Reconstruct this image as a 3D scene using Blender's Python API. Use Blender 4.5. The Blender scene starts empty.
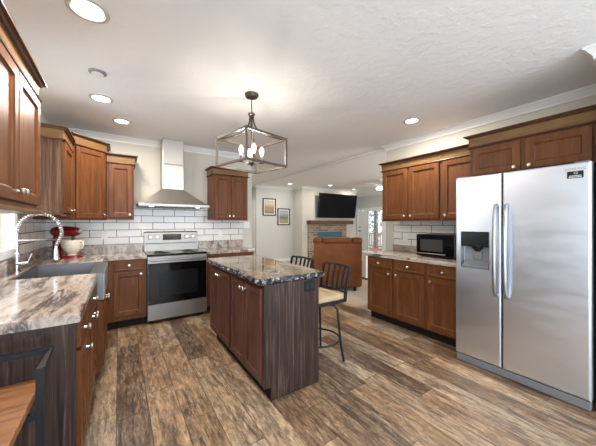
import bpy, bmesh, math, random
from mathutils import Vector, Matrix
random.seed(7)
S = bpy.context.scene
COL = S.collection
PI = math.pi

# ------------------------------------------------------------------ camera
YAW = 33.8
cam = bpy.data.cameras.new('camera')
cam.sensor_width = 36.0
cam.lens = 36.0 * 267.3 / 596.0
cam.clip_start = 0.02
camo = bpy.data.objects.new('camera', cam)
COL.objects.link(camo)
camo.location = (0, 0, 1.335)
camo.rotation_euler = (PI / 2, 0, -math.radians(YAW))
S.camera = camo

# ------------------------------------------------------------------ world, exposure, window and fill light
S.view_settings.view_transform = 'Standard'
S.view_settings.look = 'None'
S.view_settings.gamma = 1.0
S.view_settings.use_curve_mapping = False
S.view_settings.exposure = 0.0
wd = bpy.data.worlds.new('world')
S.world = wd
wd.use_nodes = True
bg = wd.node_tree.nodes['Background']
bg.inputs['Color'].default_value = (0.86, 0.93, 1.0, 1)
bg.inputs['Strength'].default_value = 2.2

def area(name, loc, rot, sx, sy, power, color):
    l = bpy.data.lights.new(name, 'AREA')
    l.shape = 'RECTANGLE'
    l.size = sx
    l.size_y = sy
    l.energy = power
    l.color = color
    o = bpy.data.objects.new(name, l)
    COL.objects.link(o)
    o.location = loc
    o.rotation_euler = rot
    return o

# daylight through the sink window; the other lamps here are added fill
area('dining_fill_light', (1.4, -2.84, 1.35), (PI / 2, 0, 0), 4.1, 2.1, 152, (0.76, 0.87, 1.0))  # unseen window light added behind the camera for cool fill
area('dining_side_fill', (-0.70, -0.9, 1.3), (0, -PI / 2, 0), 1.8, 2.2, 46, (0.72, 0.86, 1.0))  # added to brighten the right wall, ceiling and fridge
area('sink_window_light', (-0.86, 3.0, 1.6), (0, -PI / 2, 0), 0.9, 0.66, 9, (0.88, 0.94, 1.0))
area('passage_fill', (2.6, 7.3, 2.5), (0, 0, 0), 0.5, 0.5, 24, (1.0, 0.95, 0.88))  # added lamp without fixture, brightens the doorway casing
area('living_fill', (6.4, 0.66, 1.5), (PI / 2, 0, 0), 3.2, 1.8, 140, (0.93, 0.96, 1.0))  # fill lamp added for the living room; no window stands behind it

# ------------------------------------------------------------------ materials
def new_mat(name):
    m = bpy.data.materials.new(name)
    m.use_nodes = True
    nt = m.node_tree
    return m, nt, nt.nodes['Principled BSDF']

def mat(name, col, rough=0.5, metal=0.0, emit=None, spec=None, coat=0.0):
    m, nt, b = new_mat(name)
    b.inputs['Base Color'].default_value = (*col, 1)
    b.inputs['Roughness'].default_value = rough
    b.inputs['Metallic'].default_value = metal
    if spec is not None:
        b.inputs['Specular IOR Level'].default_value = spec
    if coat:
        b.inputs['Coat Weight'].default_value = coat
    if emit:
        b.inputs['Emission Color'].default_value = (*col, 1)
        b.inputs['Emission Strength'].default_value = emit
    return m

def N(nt, typ, **kw):
    n = nt.nodes.new(typ)
    for k, v in kw.items():
        if k in n.inputs.keys():
            n.inputs[k].default_value = v
        else:
            setattr(n, k, v)
    return n

def ramp(nt, stops, interp='LINEAR'):
    r = nt.nodes.new('ShaderNodeValToRGB')
    r.color_ramp.interpolation = interp
    e = r.color_ramp.elements
    while len(e) < len(stops):
        e.new(0.5)
    for el, (p, c) in zip(e, stops):
        el.position = p
        el.color = (*c, 1) if len(c) == 3 else c
    return r

def coords(nt, scale, rnd=True, rot=(0, 0, 0)):
    tc = nt.nodes.new('ShaderNodeTexCoord')
    mp = nt.nodes.new('ShaderNodeMapping')
    mp.inputs['Scale'].default_value = scale
    mp.inputs['Rotation'].default_value = rot
    if rnd:
        oi = nt.nodes.new('ShaderNodeObjectInfo')
        mul = N(nt, 'ShaderNodeMath', operation='MULTIPLY')
        mul.inputs[1].default_value = 37.0
        nt.links.new(oi.outputs['Random'], mul.inputs[0])
        add = N(nt, 'ShaderNodeVectorMath', operation='ADD')
        nt.links.new(tc.outputs['Object'], add.inputs[0])
        nt.links.new(mul.outputs[0], add.inputs[1])
        nt.links.new(add.outputs[0], mp.inputs['Vector'])
    else:
        nt.links.new(tc.outputs['Object'], mp.inputs['Vector'])
    return mp.outputs[0]

def bump(nt, b, src, strength, dist=0.01):
    bn = nt.nodes.new('ShaderNodeBump')
    bn.inputs['Strength'].default_value = strength
    bn.inputs['Distance'].default_value = dist
    nt.links.new(src, bn.inputs['Height'])
    nt.links.new(bn.outputs[0], b.inputs['Normal'])

def wood(name, stops, scale=(14, 14, 1.6), rough=0.35, contrast_scale=5.0, rot=(0, 0, 0), spec=0.5):
    m, nt, b = new_mat(name)
    v = coords(nt, scale, True, rot)
    n1 = N(nt, 'ShaderNodeTexNoise', Scale=contrast_scale, Detail=6.0, Roughness=0.6, Distortion=0.6)
    nt.links.new(v, n1.inputs['Vector'])
    r = ramp(nt, stops)
    nt.links.new(n1.outputs['Fac'], r.inputs['Fac'])
    nt.links.new(r.outputs['Color'], b.inputs['Base Color'])
    b.inputs['Roughness'].default_value = rough
    b.inputs['Specular IOR Level'].default_value = spec
    bump(nt, b, n1.outputs['Fac'], 0.06, 0.004)
    return m

M = {}
M['wood'] = wood('cherry_wood', [(0.25, (0.085, 0.027, 0.0085)), (0.5, (0.125, 0.044, 0.0145)), (0.75, (0.175, 0.070, 0.025))], scale=(9, 9, 0.9), rough=0.38, contrast_scale=3.0, spec=0.22)
M['island_wood'] = wood('island_cherry_wood', [(0.25, (0.052, 0.019, 0.012)), (0.5, (0.082, 0.032, 0.021)), (0.75, (0.125, 0.055, 0.038))], scale=(9, 9, 0.9), rough=0.36, contrast_scale=3.0, spec=0.3)
M['crown_wood'] = wood('crown_wood', [(0.25, (0.115, 0.056, 0.020)), (0.5, (0.16, 0.082, 0.030)), (0.75, (0.21, 0.113, 0.043))], scale=(2.0, 2.0, 12), rough=0.35, contrast_scale=3.0, spec=0.3)
M['laminate'] = wood('dark_grain_laminate', [(0.34, (0.012, 0.0065, 0.005)), (0.46, (0.034, 0.018, 0.0135)), (0.56, (0.052, 0.030, 0.023)), (0.70, (0.13, 0.085, 0.068))], scale=(24, 24, 0.8), rough=0.38, contrast_scale=3.2, spec=0.35)
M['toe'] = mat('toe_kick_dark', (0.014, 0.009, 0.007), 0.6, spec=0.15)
M['cap_shade_wood'] = wood('shaded_moulding_wood', [(0.25, (0.045, 0.018, 0.008)), (0.5, (0.07, 0.029, 0.012)), (0.75, (0.10, 0.045, 0.02))], scale=(2.0, 2.0, 12), rough=0.4, spec=0.3)  # shading of the mouldings put into a darker wood colour
M['side_laminate'] = wood('brown_side_laminate', [(0.34, (0.030, 0.012, 0.006)), (0.47, (0.066, 0.029, 0.013)), (0.58, (0.092, 0.045, 0.021)), (0.70, (0.14, 0.078, 0.043))], scale=(20, 20, 0.8), rough=0.38, contrast_scale=3.2, spec=0.3)
M['mantel'] = wood('mantel_wood', [(0.3, (0.03, 0.018, 0.012)), (0.55, (0.10, 0.05, 0.028)), (0.75, (0.22, 0.12, 0.07))], scale=(1.2, 10, 10), rough=0.5)
M['seatwood'] = wood('oak_seat', [(0.3, (0.16, 0.062, 0.022)), (0.5, (0.30, 0.125, 0.047)), (0.75, (0.40, 0.185, 0.075))], scale=(1.0, 9, 9), rough=0.4)
M['nickel'] = mat('brushed_nickel', (0.72, 0.69, 0.64), 0.28, 1.0)
M['chrome'] = mat('satin_chrome', (0.70, 0.71, 0.72), 0.2, 1.0)
M['blackmetal'] = mat('black_metal', (0.012, 0.013, 0.015), 0.4, 0.0, spec=0.3)
M['bronze'] = mat('dark_bronze', (0.075, 0.06, 0.048), 0.35, 0.7)
M['champagne'] = mat('weathered_champagne', (0.075, 0.058, 0.044), 0.45, 0.2)
M['blackplastic'] = mat('black_plastic', (0.008, 0.008, 0.009), 0.35, spec=0.3)
M['blackglass'] = mat('black_glass', (0.003, 0.003, 0.004), 0.08, spec=0.4)
M['screen'] = mat('tv_screen', (0.003, 0.003, 0.004), 0.2, spec=0.15)
M['white'] = mat('white_paint', (0.78, 0.77, 0.74), 0.45)
M['plate'] = mat('white_plate', (0.80, 0.79, 0.76), 0.35)
M['greyplastic'] = mat('grey_plastic', (0.16, 0.165, 0.17), 0.45)
M['lightgrey'] = mat('light_grey_plastic', (0.20, 0.205, 0.21), 0.4)
M['red'] = mat('red_enamel', (0.20, 0.004, 0.010), 0.15, coat=0.5)
M['cream'] = mat('cream_ceramic', (0.80, 0.73, 0.60), 0.2)
M['leather'] = mat('brown_leather', (0.21, 0.075, 0.026), 0.5)
M['tan'] = mat('tan_fabric', (0.52, 0.38, 0.22), 0.9)
M['lampwhite'] = mat('lamp_diffuser', (1.0, 0.95, 0.85), 0.5, emit=7.0)
M['letter'] = mat('grey_lettering', (0.30, 0.30, 0.31), 0.5)
M['stickerwhite'] = mat('sticker_print', (0.62, 0.62, 0.60), 0.5)
M['display'] = mat('display_glass', (0.008, 0.009, 0.010), 0.2, spec=0.3)
M['mwglass'] = mat('smoked_glass', (0.045, 0.042, 0.040), 0.3, spec=0.3)
M['darkplastic'] = mat('dark_plastic', (0.02, 0.02, 0.02), 0.4, spec=0.3)
M['ringgrey'] = mat('light_trim_ring', (0.55, 0.54, 0.51), 0.5)
M['smoke'] = mat('satin_grey_fixture', (0.30, 0.29, 0.28), 0.4, 0.3)
M['rail_wood'] = mat('red_brown_stain', (0.30, 0.10, 0.08), 0.7)
M['bark'] = mat('bark', (0.16, 0.13, 0.11), 0.9)

def leathers():
    m, nt, b = new_mat('brown_leather_worn')
    v = coords(nt, (1, 1, 1), False)
    n = N(nt, 'ShaderNodeTexNoise', Scale=4.0, Detail=4.0)
    nt.links.new(v, n.inputs['Vector'])
    r = ramp(nt, [(0.3, (0.125, 0.040, 0.011)), (0.7, (0.20, 0.068, 0.020))])
    nt.links.new(n.outputs['Fac'], r.inputs['Fac'])
    nt.links.new(r.outputs[0], b.inputs['Base Color'])
    b.inputs['Roughness'].default_value = 0.55
    b.inputs['Specular IOR Level'].default_value = 0.2
    return m
M['leather'] = leathers()

def steel(name, base, rough, stretch):
    m, nt, b = new_mat(name)
    v = coords(nt, stretch, False)
    n = N(nt, 'ShaderNodeTexNoise', Scale=6.0, Detail=3.0)
    nt.links.new(v, n.inputs['Vector'])
    mr = N(nt, 'ShaderNodeMapRange')
    mr.inputs['To Min'].default_value = rough - 0.06
    mr.inputs['To Max'].default_value = rough + 0.08
    nt.links.new(n.outputs['Fac'], mr.inputs['Value'])
    nt.links.new(mr.outputs[0], b.inputs['Roughness'])
    b.inputs['Base Color'].default_value = (*base, 1)
    b.inputs['Metallic'].default_value = 1.0
    return m
M['steel'] = steel('stainless_steel', (0.74, 0.79, 0.87), 0.33, (0.7, 0.7, 3.0))
M['rangesteel'] = steel('range_steel', (0.29, 0.28, 0.265), 0.36, (3, 3, 3))
M['handlesteel'] = mat('handle_steel', (0.40, 0.41, 0.42), 0.38, 1.0)
M['hoodsteel'] = steel('hood_steel', (0.54, 0.51, 0.47), 0.38, (14, 14, 0.3))
M['sinksteel'] = steel('sink_steel', (0.19, 0.19, 0.195), 0.38, (5, 5, 5))

def plaster(name, col, bscale, bstr, rough=0.8):
    m, nt, b = new_mat(name)
    v = coords(nt, (1, 1, 1), False)
    n = N(nt, 'ShaderNodeTexNoise', Scale=bscale, Detail=3.0, Roughness=0.55)
    nt.links.new(v, n.inputs['Vector'])
    r = ramp(nt, [(0.45, (0, 0, 0)), (0.6, (1, 1, 1))])
    nt.links.new(n.outputs['Fac'], r.inputs['Fac'])
    b.inputs['Base Color'].default_value = (*col, 1)
    b.inputs['Roughness'].default_value = rough
    bump(nt, b, r.outputs['Color'], bstr, 0.004)
    return m
M['ceiling'] = plaster('knockdown_ceiling', (0.835, 0.835, 0.83), 16, 0.35)
M['wall_warm'] = plaster('warm_white_wall', (0.58, 0.545, 0.475), 60, 0.06)
M['wall_grey'] = plaster('blue_grey_wall', (0.57, 0.565, 0.53), 60, 0.06)
M['carpet'] = plaster('beige_carpet', (0.52, 0.42, 0.32), 140, 0.6, 0.95)

def floor_mat():
    m, nt, b = new_mat('distressed_plank_floor')
    L = nt.links.new
    tc = nt.nodes.new('ShaderNodeTexCoord')
    sep = nt.nodes.new('ShaderNodeSeparateXYZ')
    L(tc.outputs['Object'], sep.inputs[0])
    def math_(op, a, bb=None):
        n = N(nt, 'ShaderNodeMath', operation=op)
        for i, x in enumerate((a, bb)):
            if x is None: continue
            if isinstance(x, (int, float)): n.inputs[i].default_value = x
            else: L(x, n.inputs[i])
        return n.outputs[0]
    PW, PL = 0.192, 1.25
    xs = math_('DIVIDE', math_('ADD', sep.outputs['X'], 0.015), PW)
    row = math_('FLOOR', xs)
    fx = math_('SUBTRACT', xs, row)
    wn = N(nt, 'ShaderNodeTexWhiteNoise', noise_dimensions='1D')
    L(row, wn.inputs['W'])
    ys = math_('ADD', math_('DIVIDE', sep.outputs['Y'], PL), math_('MULTIPLY', wn.outputs['Value'], 7.31))
    cell = math_('FLOOR', ys)
    fy = math_('SUBTRACT', ys, cell)
    comb = nt.nodes.new('ShaderNodeCombineXYZ')
    L(row, comb.inputs[0]); L(cell, comb.inputs[1])
    wn2 = N(nt, 'ShaderNodeTexWhiteNoise', noise_dimensions='2D')
    L(comb.outputs[0], wn2.inputs['Vector'])
    rnd = wn2.outputs['Value']
    # plank-local stretched coordinates
    c2 = nt.nodes.new('ShaderNodeCombineXYZ')
    L(math_('MULTIPLY', sep.outputs['X'], 20.0), c2.inputs[0])
    L(math_('ADD', math_('MULTIPLY', sep.outputs['Y'], 2.3), math_('MULTIPLY', rnd, 60.0)), c2.inputs[1])
    L(math_('MULTIPLY', rnd, 91.0), c2.inputs[2])
    n1 = N(nt, 'ShaderNodeTexNoise', Scale=1.0, Detail=7.0, Roughness=0.65, Distortion=0.5)
    L(c2.outputs[0], n1.inputs['Vector'])
    n2 = N(nt, 'ShaderNodeTexNoise', Scale=2.4, Detail=8.0, Roughness=0.8, Distortion=1.0)
    L(c2.outputs[0], n2.inputs['Vector'])
    c3 = nt.nodes.new('ShaderNodeCombineXYZ')
    L(math_('MULTIPLY', sep.outputs['X'], 5.0), c3.inputs[0])
    L(math_('ADD', math_('MULTIPLY', sep.outputs['Y'], 2.2), math_('MULTIPLY', rnd, 31.0)), c3.inputs[1])
    n3 = N(nt, 'ShaderNodeTexNoise', Scale=1.0, Detail=4.0, Roughness=0.6)
    L(c3.outputs[0], n3.inputs['Vector'])
    base = ramp(nt, [(0.0, (0.090, 0.050, 0.027)), (0.22, (0.170, 0.096, 0.048)), (0.45, (0.25, 0.150, 0.078)), (0.7, (0.285, 0.19, 0.112)), (1.0, (0.32, 0.248, 0.18))])
    L(rnd, base.inputs['Fac'])
    grain = ramp(nt, [(0.30, (0.25, 0.22, 0.20)), (0.5, (1.0, 1.0, 1.0)), (0.68, (1.7, 1.66, 1.6))])
    L(n1.outputs['Fac'], grain.inputs['Fac'])
    mx = N(nt, 'ShaderNodeMix', data_type='RGBA', blend_type='MULTIPLY')
    mx.inputs['Factor'].default_value = 1.0
    L(base.outputs[0], mx.inputs['A']); L(grain.outputs[0], mx.inputs['B'])
    # worn pale scratches
    scr = ramp(nt, [(0.46, (0, 0, 0)), (0.66, (1, 1, 1))])
    L(n2.outputs['Fac'], scr.inputs['Fac'])
    wear = ramp(nt, [(0.36, (0.12, 0.12, 0.12)), (0.56, (1, 1, 1))])
    L(n3.outputs['Fac'], wear.inputs['Fac'])
    sf = math_('MULTIPLY', math_('MULTIPLY', scr.outputs[0], wear.outputs[0]), 0.6)
    mx2 = N(nt, 'ShaderNodeMix', data_type='RGBA')
    L(sf, mx2.inputs['Factor']); L(mx.outputs['Result'], mx2.inputs['A'])
    mx2.inputs['B'].default_value = (0.50, 0.40, 0.30, 1)
    # dark smudges
    dk = ramp(nt, [(0.33, (1, 1, 1)), (0.46, (0, 0, 0))])
    L(n3.outputs['Fac'], dk.inputs['Fac'])
    mx3 = N(nt, 'ShaderNodeMix', data_type='RGBA')
    L(math_('MULTIPLY', dk.outputs[0], 0.6), mx3.inputs['Factor']); L(mx2.outputs['Result'], mx3.inputs['A'])
    mx3.inputs['B'].default_value = (0.085, 0.055, 0.04, 1)
    # joints
    ex = math_('MINIMUM', fx, math_('SUBTRACT', 1.0, fx))
    ey = math_('MINIMUM', fy, math_('SUBTRACT', 1.0, fy))
    jx = math_('LESS_THAN', ex, 0.013)
    jy = math_('LESS_THAN', ey, 0.0022)
    j = math_('MAXIMUM', jx, jy)
    mx4 = N(nt, 'ShaderNodeMix', data_type='RGBA')
    L(math_('MULTIPLY', j, 0.7), mx4.inputs['Factor']); L(mx3.outputs['Result'], mx4.inputs['A'])
    mx4.inputs['B'].default_value = (0.04, 0.025, 0.018, 1)
    c4 = nt.nodes.new('ShaderNodeCombineXYZ')
    L(math_('MULTIPLY', sep.outputs['X'], 48.0), c4.inputs[0])
    L(math_('ADD', math_('MULTIPLY', sep.outputs['Y'], 11.0), math_('MULTIPLY', rnd, 17.0)), c4.inputs[1])
    n4 = N(nt, 'ShaderNodeTexNoise', Scale=1.0, Detail=5.0, Roughness=0.75, Distortion=0.8)
    L(c4.outputs[0], n4.inputs['Vector'])
    g4 = ramp(nt, [(0.32, (0.45, 0.42, 0.40)), (0.50, (1.0, 1.0, 1.0)), (0.66, (1.5, 1.48, 1.45))])
    L(n4.outputs['Fac'], g4.inputs['Fac'])
    mx5 = N(nt, 'ShaderNodeMix', data_type='RGBA', blend_type='MULTIPLY')
    mx5.inputs['Factor'].default_value = 1.0
    L(mx4.outputs['Result'], mx5.inputs['A']); L(g4.outputs[0], mx5.inputs['B'])
    L(mx5.outputs['Result'], b.inputs['Base Color'])
    rr = N(nt, 'ShaderNodeMapRange')
    rr.inputs['To Min'].default_value = 0.30; rr.inputs['To Max'].default_value = 0.5
    L(n1.outputs['Fac'], rr.inputs['Value']); L(rr.outputs[0], b.inputs['Roughness'])
    bump(nt, b, n1.outputs['Fac'], 0.12, 0.004)
    return m
M['floor'] = floor_mat()

def stone(name, stops, scale, warp, rough=0.18, rot=(0, 0, 0), white=None, wscale=3.0):
    m, nt, b = new_mat(name)
    L = nt.links.new
    v = coords(nt, scale, False, rot)
    n0 = N(nt, 'ShaderNodeTexNoise', Scale=1.6, Detail=3.0)
    L(v, n0.inputs['Vector'])
    add = N(nt, 'ShaderNodeVectorMath', operation='MULTIPLY_ADD')
    L(n0.outputs['Color'], add.inputs[0])
    add.inputs[1].default_value = (warp, warp, warp)
    L(v, add.inputs[2])
    n1 = N(nt, 'ShaderNodeTexNoise', Scale=2.2, Detail=9.0, Roughness=0.68, Distortion=0.4)
    L(add.outputs[0], n1.inputs['Vector'])
    r = ramp(nt, stops)
    L(n1.outputs['Fac'], r.inputs['Fac'])
    out = r.outputs[0]
    if white:
        n2 = N(nt, 'ShaderNodeTexNoise', Scale=wscale, Detail=8.0, Roughness=0.7, Distortion=1.2)
        L(add.outputs[0], n2.inputs['Vector'])
        ab = N(nt, 'ShaderNodeMath', operation='SUBTRACT'); ab.inputs[1].default_value = 0.5
        L(n2.outputs['Fac'], ab.inputs[0])
        ab2 = N(nt, 'ShaderNodeMath', operation='ABSOLUTE'); L(ab.outputs[0], ab2.inputs[0])
        r2 = ramp(nt, [(0.0, (1, 1, 1)), (0.035, (0, 0, 0))])
        L(ab2.outputs[0], r2.inputs['Fac'])
        mx = N(nt, 'ShaderNodeMix', data_type='RGBA')
        ml = N(nt, 'ShaderNodeMath', operation='MULTIPLY'); ml.inputs[1].default_value = 0.75
        L(r2.outputs[0], ml.inputs[0]); L(ml.outputs[0], mx.inputs['Factor'])
        L(out, mx.inputs['A']); mx.inputs['B'].default_value = (*white, 1)
        out = mx.outputs['Result']
    L(out, b.inputs['Base Color'])
    b.inputs['Roughness'].default_value = rough
    return m
M['counter'] = stone('marbled_counter', [(0.28, (0.045, 0.034, 0.030)), (0.38, (0.16, 0.115, 0.09)), (0.46, (0.33, 0.26, 0.21)), (0.53, (0.50, 0.43, 0.375)), (0.58, (0.30, 0.235, 0.195)), (0.63, (0.07, 0.055, 0.05)), (0.68, (0.40, 0.35, 0.31)), (0.80, (0.55, 0.50, 0.46))], (3.6, 0.62, 2.0), 0.34, 0.16, (0, 0, math.radians(8)), None)
M['granite'] = stone('dark_granite', [(0.32, (0.012, 0.010, 0.009)), (0.42, (0.045, 0.029, 0.018)), (0.50, (0.20, 0.115, 0.045)), (0.56, (0.07, 0.045, 0.028)), (0.64, (0.26, 0.17, 0.09)), (0.74, (0.03, 0.023, 0.019))], (2.4, 1.7, 2.6), 1.0, 0.07, (0, 0, 0.3), (0.42, 0.36, 0.29), 2.0)
M['granite_edge'] = stone('chiselled_granite', [(0.36, (0.008, 0.008, 0.010)), (0.53, (0.035, 0.034, 0.038)), (0.60, (0.40, 0.39, 0.40)), (0.66, (0.03, 0.03, 0.033))], (9, 9, 9), 0.6, 0.25)

def tile_mat(name, axis, u0, v0, w=0.305, h=0.103, grout=(0.10, 0.085, 0.07)):
    # running-bond subway tile; axis 0: wall spanned by X,Z ; axis 1: wall spanned by Y,Z
    m, nt, b = new_mat(name)
    L = nt.links.new
    tc = nt.nodes.new('ShaderNodeTexCoord')
    sep = nt.nodes.new('ShaderNodeSeparateXYZ')
    L(tc.outputs['Object'], sep.inputs[0])
    comb = nt.nodes.new('ShaderNodeCombineXYZ')
    def off(o, v):
        n = N(nt, 'ShaderNodeMath', operation='SUBTRACT'); n.inputs[1].default_value = v
        L(o, n.inputs[0]); return n.outputs[0]
    L(off(sep.outputs['X' if axis == 0 else 'Y'], u0), comb.inputs[0])
    L(off(sep.outputs['Z'], v0), comb.inputs[1])
    br = N(nt, 'ShaderNodeTexBrick')
    br.offset = 0.5
    br.inputs['Scale'].default_value = 1.0
    br.inputs['Brick Width'].default_value = w
    br.inputs['Row Height'].default_value = h
    br.inputs['Mortar Size'].default_value = 0.0045
    br.inputs['Mortar Smooth'].default_value = 0.15
    br.inputs['Color1'].default_value = (0.80, 0.765, 0.71, 1)
    br.inputs['Color2'].default_value = (0.74, 0.71, 0.665, 1)
    br.inputs['Mortar'].default_value = (*grout, 1)
    L(comb.outputs[0], br.inputs['Vector'])
    L(br.outputs['Color'], b.inputs['Base Color'])
    b.inputs['Roughness'].default_value = 0.2
    inv = N(nt, 'ShaderNodeMath', operation='SUBTRACT'); inv.inputs[0].default_value = 1.0
    L(br.outputs['Fac'], inv.inputs[1])
    bump(nt, b, inv.outputs[0], 0.5, 0.004)
    return m
M['tile_back'] = tile_mat('subway_tile_back', 0, 0.58 - 0.305 * 10, 1.03 - 0.103 * 10)
M['tile_left'] = tile_mat('subway_tile_left', 1, 0.2, 1.03 - 0.103 * 10)
M['tile_right'] = tile_mat('subway_tile_right', 1, 2.35 - 0.305 * 10, 0.985 - 0.106 * 11, h=0.106)

def brick_mat():
    m, nt, b = new_mat('fireplace_brick')
    L = nt.links.new
    tc = nt.nodes.new('ShaderNodeTexCoord')
    sep = nt.nodes.new('ShaderNodeSeparateXYZ'); L(tc.outputs['Object'], sep.inputs[0])
    comb = nt.nodes.new('ShaderNodeCombineXYZ'); L(sep.outputs['X'], comb.inputs[0]); L(sep.outputs['Z'], comb.inputs[1])
    br = N(nt, 'ShaderNodeTexBrick')
    br.inputs['Scale'].default_value = 1.0
    br.inputs['Brick Width'].default_value = 0.24; br.inputs['Row Height'].default_value = 0.08
    br.inputs['Mortar Size'].default_value = 0.008
    br.inputs['Color1'].default_value = (0.17, 0.115, 0.075, 1); br.inputs['Color2'].default_value = (0.33, 0.26, 0.19, 1)
    br.inputs['Mortar'].default_value = (0.42, 0.38, 0.33, 1)
    L(comb.outputs[0], br.inputs['Vector']); L(br.outputs['Color'], b.inputs['Base Color'])
    b.inputs['Roughness'].default_value = 0.85
    return m
M['brick'] = brick_mat()
M['insert'] = mat('blue_reflection_insert', (0.05, 0.13, 0.19), 0.35)  # blue reflection on the insert put into its base colour

def glass_mat():
    m = bpy.data.materials.new('window_glass'); m.use_nodes = True
    nt = m.node_tree; nt.nodes.clear()
    o = nt.nodes.new('ShaderNodeOutputMaterial')
    t = nt.nodes.new('ShaderNodeBsdfTransparent'); g = nt.nodes.new('ShaderNodeBsdfGlossy')
    g.inputs['Roughness'].default_value = 0.02
    fr = nt.nodes.new('ShaderNodeFresnel'); fr.inputs['IOR'].default_value = 1.3
    mx = nt.nodes.new('ShaderNodeMixShader')
    nt.links.new(fr.outputs[0], mx.inputs[0]); nt.links.new(t.outputs[0], mx.inputs[1]); nt.links.new(g.outputs[0], mx.inputs[2])
    nt.links.new(mx.outputs[0], o.inputs[0])
    return m
M['glass'] = glass_mat()

def bulb_mat():
    m = bpy.data.materials.new('glowing_bulb'); m.use_nodes = True
    nt = m.node_tree; nt.nodes.clear()
    o = nt.nodes.new('ShaderNodeOutputMaterial')
    t = nt.nodes.new('ShaderNodeBsdfTransparent'); g = nt.nodes.new('ShaderNodeEmission')
    g.inputs['Color'].default_value = (1.0, 0.9, 0.72, 1); g.inputs['Strength'].default_value = 3.0
    mx = nt.nodes.new('ShaderNodeMixShader'); mx.inputs[0].default_value = 0.45
    nt.links.new(t.outputs[0], mx.inputs[1]); nt.links.new(g.outputs[0], mx.inputs[2])
    nt.links.new(mx.outputs[0], o.inputs[0])
    return m
M['bulb'] = bulb_mat()

def art_mat(name, sky, mid, low, spots):
    m, nt, b = new_mat(name)
    L = nt.links.new
    tc = nt.nodes.new('ShaderNodeTexCoord')
    sep = nt.nodes.new('ShaderNodeSeparateXYZ'); L(tc.outputs['Generated'], sep.inputs[0])
    n = N(nt, 'ShaderNodeTexNoise', Scale=7.0, Detail=5.0); L(tc.outputs['Generated'], n.inputs['Vector'])
    ad = N(nt, 'ShaderNodeMath', operation='MULTIPLY_ADD'); ad.inputs[1].default_value = 0.5
    L(n.outputs['Fac'], ad.inputs[0]); L(sep.outputs['Z'], ad.inputs[2])
    r = ramp(nt, [(0.3, low), (0.55, spots), (0.72, mid), (0.95, sky), (1.0, sky)])
    L(ad.outputs[0], r.inputs['Fac']); L(r.outputs[0], b.inputs['Base Color'])
    b.inputs['Roughness'].default_value = 0.3
    return m
M['art_a'] = art_mat('autumn_print', (0.50, 0.46, 0.36), (0.36, 0.17, 0.06), (0.14, 0.15, 0.08), (0.32, 0.20, 0.09))
M['art_b'] = art_mat('meadow_print', (0.34, 0.38, 0.42), (0.10, 0.12, 0.14), (0.36, 0.26, 0.10), (0.26, 0.28, 0.12))
M['ground'] = mat('pale_yard', (0.42, 0.44, 0.38), 0.9)
M['doorwhite'] = mat('door_white', (0.90, 0.90, 0.88), 0.4)
M['leaf'] = mat('pale_leaves', (0.42, 0.50, 0.46), 0.9)

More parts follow.
